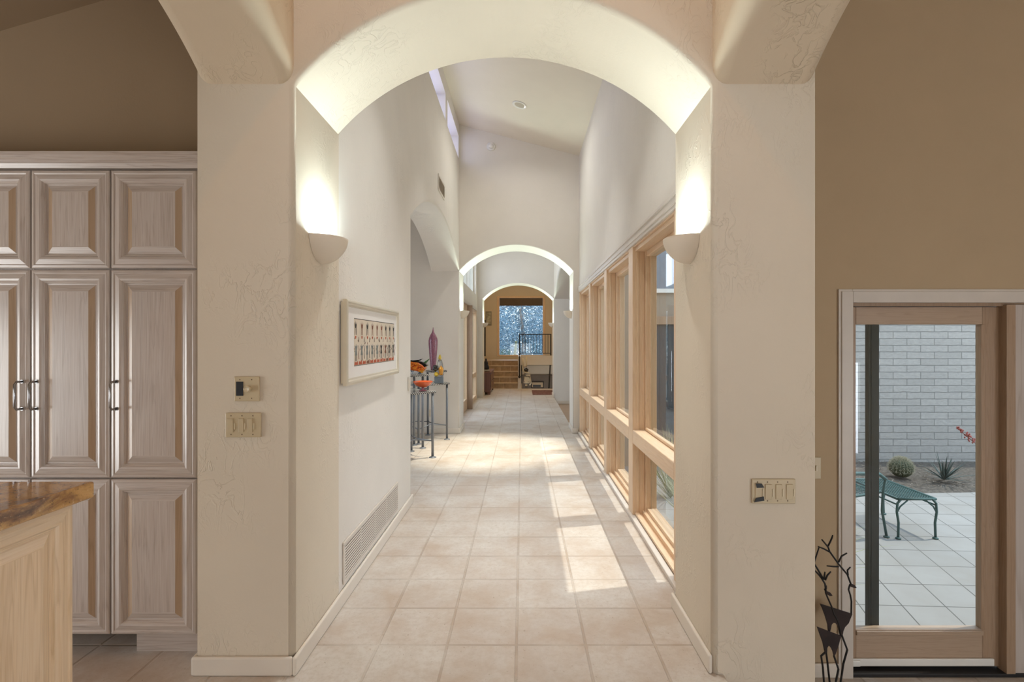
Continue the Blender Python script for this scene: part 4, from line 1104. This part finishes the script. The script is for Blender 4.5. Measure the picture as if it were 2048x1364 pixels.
t=thing('stair_railing',(.42,15.95,.94),'black iron railing with upright bars on the landing edge','railing')
rx0,rx1=-.075,.92
obj('top_rail',MB().box(rx0,rx1,15.935,15.965,1.60,1.63),M['iron'],t)
obj('bottom_rail',MB().box(rx0,rx1,15.94,15.96,1.0,1.02),M['iron'],t)
obj('newel',MB().box(rx0-.02,rx0+.015,15.93,15.97,.94,1.64),M['iron'],t); obj('newel',MB().box(rx1-.02,rx1+.015,15.93,15.97,.94,1.63),M['iron'],t)
for i in range(1,11):
    x=rx0+(rx1-rx0)*i/11
    obj('baluster',MB().box(x-.007,x+.007,15.943,15.957,1.02,1.60),M['iron'],t)
t=thing('handrail',(-.075,14.7,.33),'black handrail running down the front of the cream stair wall','handrail')
obj('rail',MB().tube([(-.075,14.715,.95),(-.075,14.69,.9),(-.075,14.69,.40),(-.075,14.70,.36)],.02,10).box(-.078,-.072,14.70,14.735,.6,.606),M['iron'],t)
obj('end_knob',blob((-.075,14.69,.345),.036,(1,.8,1),0),M['iron'],t)
t=thing('handrail',(1.1,14.8,0),'dark sloping handrail on the right wall of the stairwell','handrail')
obj('rail',MB().tube([(.92,16.2,.77),(.86,15.5,.37),(.80,14.9,-.02)],.022,8).tube([(.92,16.2,.77),(1.15,16.2,.77)],.014,8).tube([(.80,14.9,-.02),(1.15,14.9,-.02)],.014,8),M['iron'],t)
# stair lift folded at the top of the flight down
M['cream']=plain('cream_plastic',(.66,.58,.43),.45,var=.03)
Yl=15.05; LX=lambda px:fx(px,Yl); LZ=lambda py:fz_(py,Yl)
t=thing('stair_lift',(LX(1053),Yl,-.05),'folded cream stair lift chair at the top of the stairs down','stair lift')
obj('arm',MB().tube([(LX(1045.5),Yl,LZ(716)),(LX(1046),Yl,LZ(724)),(LX(1047),Yl-.03,LZ(734))],.018,8),M['cream'],t)
obj('arm',MB().tube([(LX(1053),Yl,LZ(713)),(LX(1053),Yl,LZ(724)),(LX(1053),Yl-.03,LZ(733))],.022,8),M['cream'],t)
obj('backrest',MB().obox((LX(1049.5),Yl,LZ(732)),.13,.04,.06),M['cream'],t,bevel=.012)
obj('post',MB().tube([(LX(1046),Yl,LZ(733)),(LX(1047),Yl,LZ(742)),(LX(1050),Yl,LZ(748))],.03,8),M['cream'],t)
obj('seat',MB().obox((LX(1054),Yl-.05,LZ(745)),.16,.16,.03,0,0,R(12)).obox((LX(1056),Yl-.05,LZ(750)),.14,.2,.028),M['cream'],t,bevel=.01)
obj('cushion',blob((LX(1052.5),Yl,LZ(740)),.055,(1.1,1,1),3),M['kglass'],t)
obj('motor_housing',MB().prism([(LX(1047),LZ(766)),(LX(1059),LZ(766)),(LX(1060),LZ(757)),(LX(1057),LZ(753)),(LX(1049),LZ(753))],'Y',Yl-.12,Yl+.08),M['cream'],t,bevel=.012)
obj('wheel',MB().tube([(LX(1048.5),Yl-.135,LZ(763)),(LX(1048.5),Yl-.12,LZ(763))],.012,10),M['black'],t); obj('wheel',MB().tube([(LX(1056.5),Yl-.135,LZ(763)),(LX(1056.5),Yl-.12,LZ(763))],.012,10),M['black'],t)
obj('footrest',MB().tube([(LX(1059.5),Yl-.05,LZ(752)),(LX(1062),Yl-.05,LZ(766)),(LX(1059),Yl-.05,LZ(770))],.02,8),M['cream'],t)
obj('track',MB().obox((LX(1052.5),Yl+.12,LZ(776)),.075,.5,.16,0,R(-35)),M['steel'],t)
# framed picture low in the stairwell
t=thing('framed_picture',(.46,16.49,.0),'dark framed picture low in the stairwell','picture')
obj('frame',MB().box(.30,.72,16.465,16.495,-.15,.07),M['dark'],t); obj('print',MB().box(.33,.69,16.46,16.465,-.12,.04),M['tan'],t); obj('band',MB().box(.36,.62,16.457,16.46,-.11,-.04),M['black'],t)
# end window and shade
w=thing('window_10',(-.03,YE,WZ0),'big square garden window at the end of the hall','window',kind='structure')
obj('window_frame',MB().box(WX0-.05,WX0+.03,YE-.02,YE+.12,WZ0-.03,WZ1+.04).box(WX1-.03,WX1+.05,YE-.02,YE+.12,WZ0-.03,WZ1+.04).box(WX0+.03,WX1-.03,YE-.02,YE+.12,WZ1-.02,WZ1+.04).box(WX0+.03,WX1-.03,YE-.02,YE+.12,WZ0-.03,WZ0+.02),M['firz'],w,bevel=.006)
obj('glass',MB().box(WX0+.03,WX1-.03,YE+.05,YE+.056,WZ0+.02,WZ1-.02),M['dglass'],w)
o=obj('roller_blind',MB().box(WX0+.035,WX1-.035,YE+.0,YE+.02,2.60,2.845).tube([(WX0+.035,YE+.01,2.60),(WX1-.035,YE+.01,2.60)],.012,8),plain('brown_blind',(.11,.08,.055),.8)); tag(o,'brown blind rolled down over the top of the garden window','blind')
# chest, statuette, mirror, pictures
t=thing('low_chest',(-1.06,13.6,0),'low dark mahogany chest against the left wall past the third arch','chest')
obj('body',MB().box(-1.33,-.82,12.96,14.4,.06,.56),M['mahog'],t,bevel=.006)
obj('top',MB().box(-1.345,-.80,12.93,14.43,.56,.60),M['mahog'],t,bevel=.008)
for (x,y) in ((-1.30,13.0),(-.86,13.0),(-1.30,14.34),(-.86,14.34)): obj('foot',MB().box(x-.035,x+.035,y-.035,y+.035,0,.07),M['mahog'],t)
for k in range(3): 
    dr=obj('drawer_front',MB().box(-.819,-.808,13.02+.46*k,13.42+.46*k,.12,.53),M['mahog'],t,bevel=.004)
    obj('knob',blob((-.80,13.22+.46*k,.34),.014),M['steel'],dr)
t=thing('statuette',(-.95,13.2,.602),'dark seated bronze statuette on the low chest','statuette')
mb_=M['statue']=plain('dark_bronze_figure',(.03,.025,.025),.35,.6)
obj('base',MB().lathe([(.10,0),(.10,.03),(.085,.04)],(-.95,13.2,.602),20),plain('pale_base',(.4,.36,.3),.5),t)
obj('figure',MB().lathe([(.075,0),(.085,.04),(.07,.10),(.05,.13),(.06,.17),(.045,.21),(.02,.225),(.028,.25),(.025,.28),(.006,.295)],(-.95,13.2,.642),18,0,1,.8),mb_,t)
t=thing('wall_mirror',(XE0+.002,14.3,1.0),'tall dark framed mirror on the left wall above the chest','mirror')
obj('frame',MB().box(XE0+.002,XE0+.20,15.4,15.47,.98,2.0).box(XE0+.17,XE0+.235,15.36,15.4,.93,2.05),M['dark'],t,bevel=.01)
Yq=YE-.002
t=thing('framed_picture',(-1.1,Yq,1.9),'small grey framed landscape left of the garden window','picture')
obj('frame',MB().box(-1.22,-1.02,Yq-.03,Yq,1.93,2.40),plain('grey_frame',(.25,.23,.19),.5),t,bevel=.006)
obj('print',MB().box(-1.19,-1.05,Yq-.034,Yq-.03,1.98,2.35),plain('grey_green_print',(.38,.37,.30),.8,var=.5),t)
# rug
mr,nt,b=nm('red_rug'); p=pos(nt)
nt.links.new(ramp(nt,noise(nt,mapping(nt,p,(1,.6,1)),18,4,.7,1.5),[(.3,(.06,.02,.02)),(.5,(.17,.065,.05)),(.65,(.26,.15,.115)),(.8,(.12,.05,.06))]),b.inputs['Base Color']); b.inputs['Roughness'].default_value=.95
o=obj('rug',MB().box(.275,1.1,12.93,14.12,.001,.012),mr,bevel=.003); tag(o,'small red patterned rug past the third arch','rug')

# ---------------------------------------------------------------- garden behind the end window
o=obj('ground_garden',MB().box(-12,12,17.2,40,-.6,-.4).box(-8,-1.55,8,17.2,-.6,-.4),m_soil); struct(o,'bare garden ground beyond the end window','ground')
mleaf=[leafy('blue_green_leaves',(.03,.12,.21),(.24,.40,.50)),leafy('teal_leaves',(.02,.085,.145),(.15,.31,.38)),leafy('green_leaves',(.03,.075,.065),(.09,.18,.13))]
def tree(c,rx,rz,n,ls,mi,label,seed):
    rnd=random.Random(seed); t=thing('garden_tree',c,label,'tree','trees beyond the end window')
    obj('trunk',MB().tube([c,(c[0]+.1,c[1],c[2]+rz*.6),(c[0]-.1,c[1],c[2]+rz*1.2)],[.12,.09,.05],8),plain('bark',(.20,.17,.15),.9),t)
    m=MB(); cz=c[2]+rz*1.05
    for i in range(n):
        while True:
            q=Vector((rnd.uniform(-1,1),rnd.uniform(-1,1),rnd.uniform(-1,1)))
            if .35<q.length<1: break
        p=Vector((c[0]+q.x*rx,c[1]+q.y*rx*.5,cz+q.z*rz))
        a=Vector((rnd.gauss(0,1),rnd.gauss(0,1),rnd.gauss(0,1))).normalized(); b_=a.orthogonal().normalized(); l=ls*rnd.uniform(.6,1.4)
        m.add([p-a*l,p+b_*l*.32,p+a*l,p-b_*l*.32],[(0,1,2,3)],0)
    obj('foliage',m,mleaf[mi],t)
tree((-2.25,21.5,-.4),2.1,2.1,16000,.045,0,'feathery blue green tree on the left beyond the end window',1)
tree((2.25,21.9,-.4),2.1,2.4,16000,.045,0,'feathery blue green tree on the right beyond the end window',2)
tree((0,25.5,-.4),3.4,2.9,22000,.06,1,'broad teal tree at the back of the garden',3)
tree((-2.65,14.6,-.4),.9,1.6,7000,.035,1,'teal shrub outside the far glass door',7)
tree((0,34,-.4),6,4.2,16000,.13,0,'wide pale blue tree farthest back in the garden',6)
tree((-.7,19.2,-.4),.55,.75,3500,.03,2,'low green shrub under the end window on the left',4)
tree((.6,19.8,-.4),.7,.9,4000,.03,1,'low teal shrub behind the railing bars',5)
o=obj('garden_post',MB().tube([(-.28,18.6,-.4),(-.27,18.6,.9),(-.22,18.6,1.35)],[.05,.05,.045],10).lathe([(.045,0),(.06,.03),(.03,.06)],(-.22,18.6,1.35),12),plain('pale_green_post',(.17,.20,.13),.8,var=.2)); tag(o,'pale green post in the garden below the end window','post')

# ---------------------------------------------------------------- unseen windows and fill lamps added to light the rooms
w=thing('window_11',(-5.08,-.3,.12),'added kitchen window','window',kind='structure'); obj('window_frame',MB().box(-5.12,-5.04,-.85,-.77,.12,1.6).box(-5.12,-5.04,1.47,1.55,.12,1.6).box(-5.12,-5.04,.31,.39,.12,1.6),M['white'],w)
w=thing('window_12',(3,-3.28,-.12),'added wide living room window','window',kind='structure'); obj('window_frame',MB().box(1.35,1.43,-3.32,-3.24,-.36,1.06).box(4.57,4.65,-3.32,-3.24,-.36,1.06).box(2.96,3.04,-3.32,-3.24,-.36,1.06),M['white'],w)
w=thing('window_15',(-.08,-3.28,0),'added low window behind the crossing','window',kind='structure'); obj('window_frame',MB().box(-.95,-.87,-3.32,-3.24,0,1.25).box(.71,.79,-3.32,-3.24,0,1.25).box(-.12,-.04,-3.32,-3.24,0,1.25),M['white'],w)
w=thing('window_13',(-3.3,4.9,.5),'added alcove window','window',kind='structure'); obj('window_frame',MB().box(-3.34,-3.26,3.6,3.68,.5,2.3).box(-3.34,-3.26,6.12,6.2,.5,2.3).box(-3.34,-3.26,4.86,4.94,.5,2.3),M['white'],w)

def daylight(name,loc,rot,sx,sy,E,col=(1,1,1)):
    L=bpy.data.lights.new(name,'AREA'); L.shape='RECTANGLE'; L.size=sx; L.size_y=sy; L.energy=E; L.color=col
    o=bpy.data.objects.new(name,L); COL.objects.link(o); o.location=loc; o.rotation_euler=rot
    return o
K=dict(kit=75,liv=70,alc=34,cross=30,hall=0,back=30,liv2=25,hwin=5)
daylight('kitchen_window_fill',(-4.98,.35,.85),(0,R(-90),0),1.4,2.3,K['kit'])  # fill lamp added inside the unseen kitchen window
daylight('living_window_fill',(3.0,-3.18,.35),(R(90),0,0),3.3,1.4,K['liv'])  # fill lamp added at the unseen living room window
daylight('side_window_fill',(5.18,-2.6,.35),(0,R(90),0),1.4,1.0,K['liv2'])  # low fill lamp added at an unseen side opening
daylight('alcove_window_fill',(-3.2,4.9,1.4),(0,R(-90),0),1.75,2.5,K['alc'])  # fill lamp added to cool the alcove
daylight('back_door_fill',(-.08,-3.18,.65),(R(90),0,0),1.7,1.1,K['back'])  # low fill lamp added behind the camera, no door there
for i,(a,b) in enumerate(CL): daylight('clerestory_daylight',(-1.12,(a+b)/2,4.265),(0,R(-90),0),.26,b-a-.08,3.5)
daylight('transom_daylight',(XG-.05,10.4,2.92),(0,R(-90),0),.7,2.8,14)
daylight('far_door_daylight',(XG-.04,9.32,1.1),(0,R(-90),0),1.7,1.1,6)
can(-.05,.9,'added unseen ceiling light over the arched crossing',K['cross'],.14,175)  # fill lamp added above the crossing, out of view
can(-.05,3.05,'added unseen ceiling light over the hall just past the front arch',34,.14,64)  # downlight added to brighten floor and low walls
can(-.05,4.7,'added unseen ceiling light over the hall beside the alcove',22,.14,64)  # second downlight added for the hall floor and low walls
can(-.05,10.2,'added unseen ceiling light between the two farther arches',30)  # fill lamp added to brighten the third bay

t=thing('ceiling_light',(-.1,14.2,3.896),'added unseen ceiling light in the stair hall','ceiling light','recessed ceiling lights')  # fill lamp added to brighten the stair hall
obj('trim_ring',MB().lathe([(.095,0),(.095,-.006),(.07,-.004)],(-.1,14.2,3.898),32),M['white'],t)
L=bpy.data.lights.new('ceiling_lamp','AREA'); L.shape='DISK'; L.size=.14; L.energy=36; L.color=(1,.88,.70)
lo=bpy.data.objects.new('ceiling_lamp',L); COL.objects.link(lo); lo.location=(-.1,14.2,3.885); lo.parent=t; lo.matrix_parent_inverse=Matrix.Translation(-Vector(t.location))

# lamp balance: power and colour of each lamp and window, per group
BAL=dict(kit=(0.7812,0.7788,0.7582),liv=(0.132,0.1232,0.066),liv2=(2.52,2.697,3.036),back=(0.0275,0.03,0.034),alc=(0.056,0.0754,0.126),cross=(0.2992,0.1305,0.0111),hcan1=(0.3375,0.3592,0.3669),hcan2=(1.2369,1.3601,1.5422),spot=(1.1746,1.193,1.1339),bay3=(0.1858,0.1865,0.1458),stair=(0.8342,0.6218,0.3317),cler=(0.201,0.2086,0.4525),trans=(1.1532,1.3015,1.6093),scn=(0.6596,0.9154,1.1738),scf=(0.5616,0.7899,0.868))
def _grp(o):
    n=o.name; w=o.matrix_world.translation
    for k,g in (('kitchen_window','kit'),('living_window','liv'),('side_window','liv2'),('hall_window','hwin'),('back_door','back'),('alcove_window','alc'),('clerestory','cler'),('transom','trans'),('far_door','trans'),('sun_patch_spot','spot')):
        if n.startswith(k): return g
    if n.startswith('sconce'): return 'scn' if w.y<3 else 'scf'
    return 'cross' if w.y<2 else 'hcan1' if w.y<5.5 else 'hcan2' if w.y<8 else 'bay3' if w.y<12 else 'stair'
bpy.context.view_layer.update()
for o in [o for o in bpy.data.objects if o.type=='LIGHT']:
    v=[a*b for a,b in zip(BAL[_grp(o)],o.data.color)]; m=max(v)
    o.data.energy*=m; o.data.color=[q/m for q in v]

# ---------------------------------------------------------------- sun, sky, camera
S=bpy.data.lights.new('sun','SUN'); S.energy=2.75; S.angle=R(.6); S.color=(1,.95,.87)
so=bpy.data.objects.new('sun',S); COL.objects.link(so); so.location=(6,3,9)
so.rotation_euler=Vector((-1,-.22,-2.6)).to_track_quat('-Z','Y').to_euler()
wd=bpy.data.worlds.new('sky'); scene.world=wd; wd.use_nodes=True
nt=wd.node_tree; bg=nt.nodes['Background']
tc=nt.nodes.new('ShaderNodeTexCoord'); sp=nt.nodes.new('ShaderNodeSeparateXYZ'); nt.links.new(tc.outputs['Generated'],sp.inputs[0])
nt.links.new(ramp(nt,sp.outputs[2],[(.0,(.86,.90,.93)),(.25,(.72,.84,.97)),(1,(.50,.68,.95))]),bg.inputs[0]); bg.inputs[1].default_value=2.95

cam=bpy.data.cameras.new('camera'); co=bpy.data.objects.new('camera',cam); COL.objects.link(co)
co.location=(0,0,H); co.rotation_euler=(R(90),0,0)
cam.sensor_width=36; cam.lens=36*1000/2048; cam.shift_x=-20/2048; cam.shift_y=2/2048; cam.clip_start=.03; cam.clip_end=200
scene.camera=co
scene.view_settings.view_transform='Standard'; scene.view_settings.look='None'; scene.view_settings.gamma=1; scene.view_settings.use_curve_mapping=False
scene.view_settings.exposure=0.0
scene.cycles.use_denoising=True
scene.cycles.max_bounces=10; scene.cycles.diffuse_bounces=6; scene.cycles.transparent_max_bounces=16
scene.cycles.sample_clamp_indirect=6
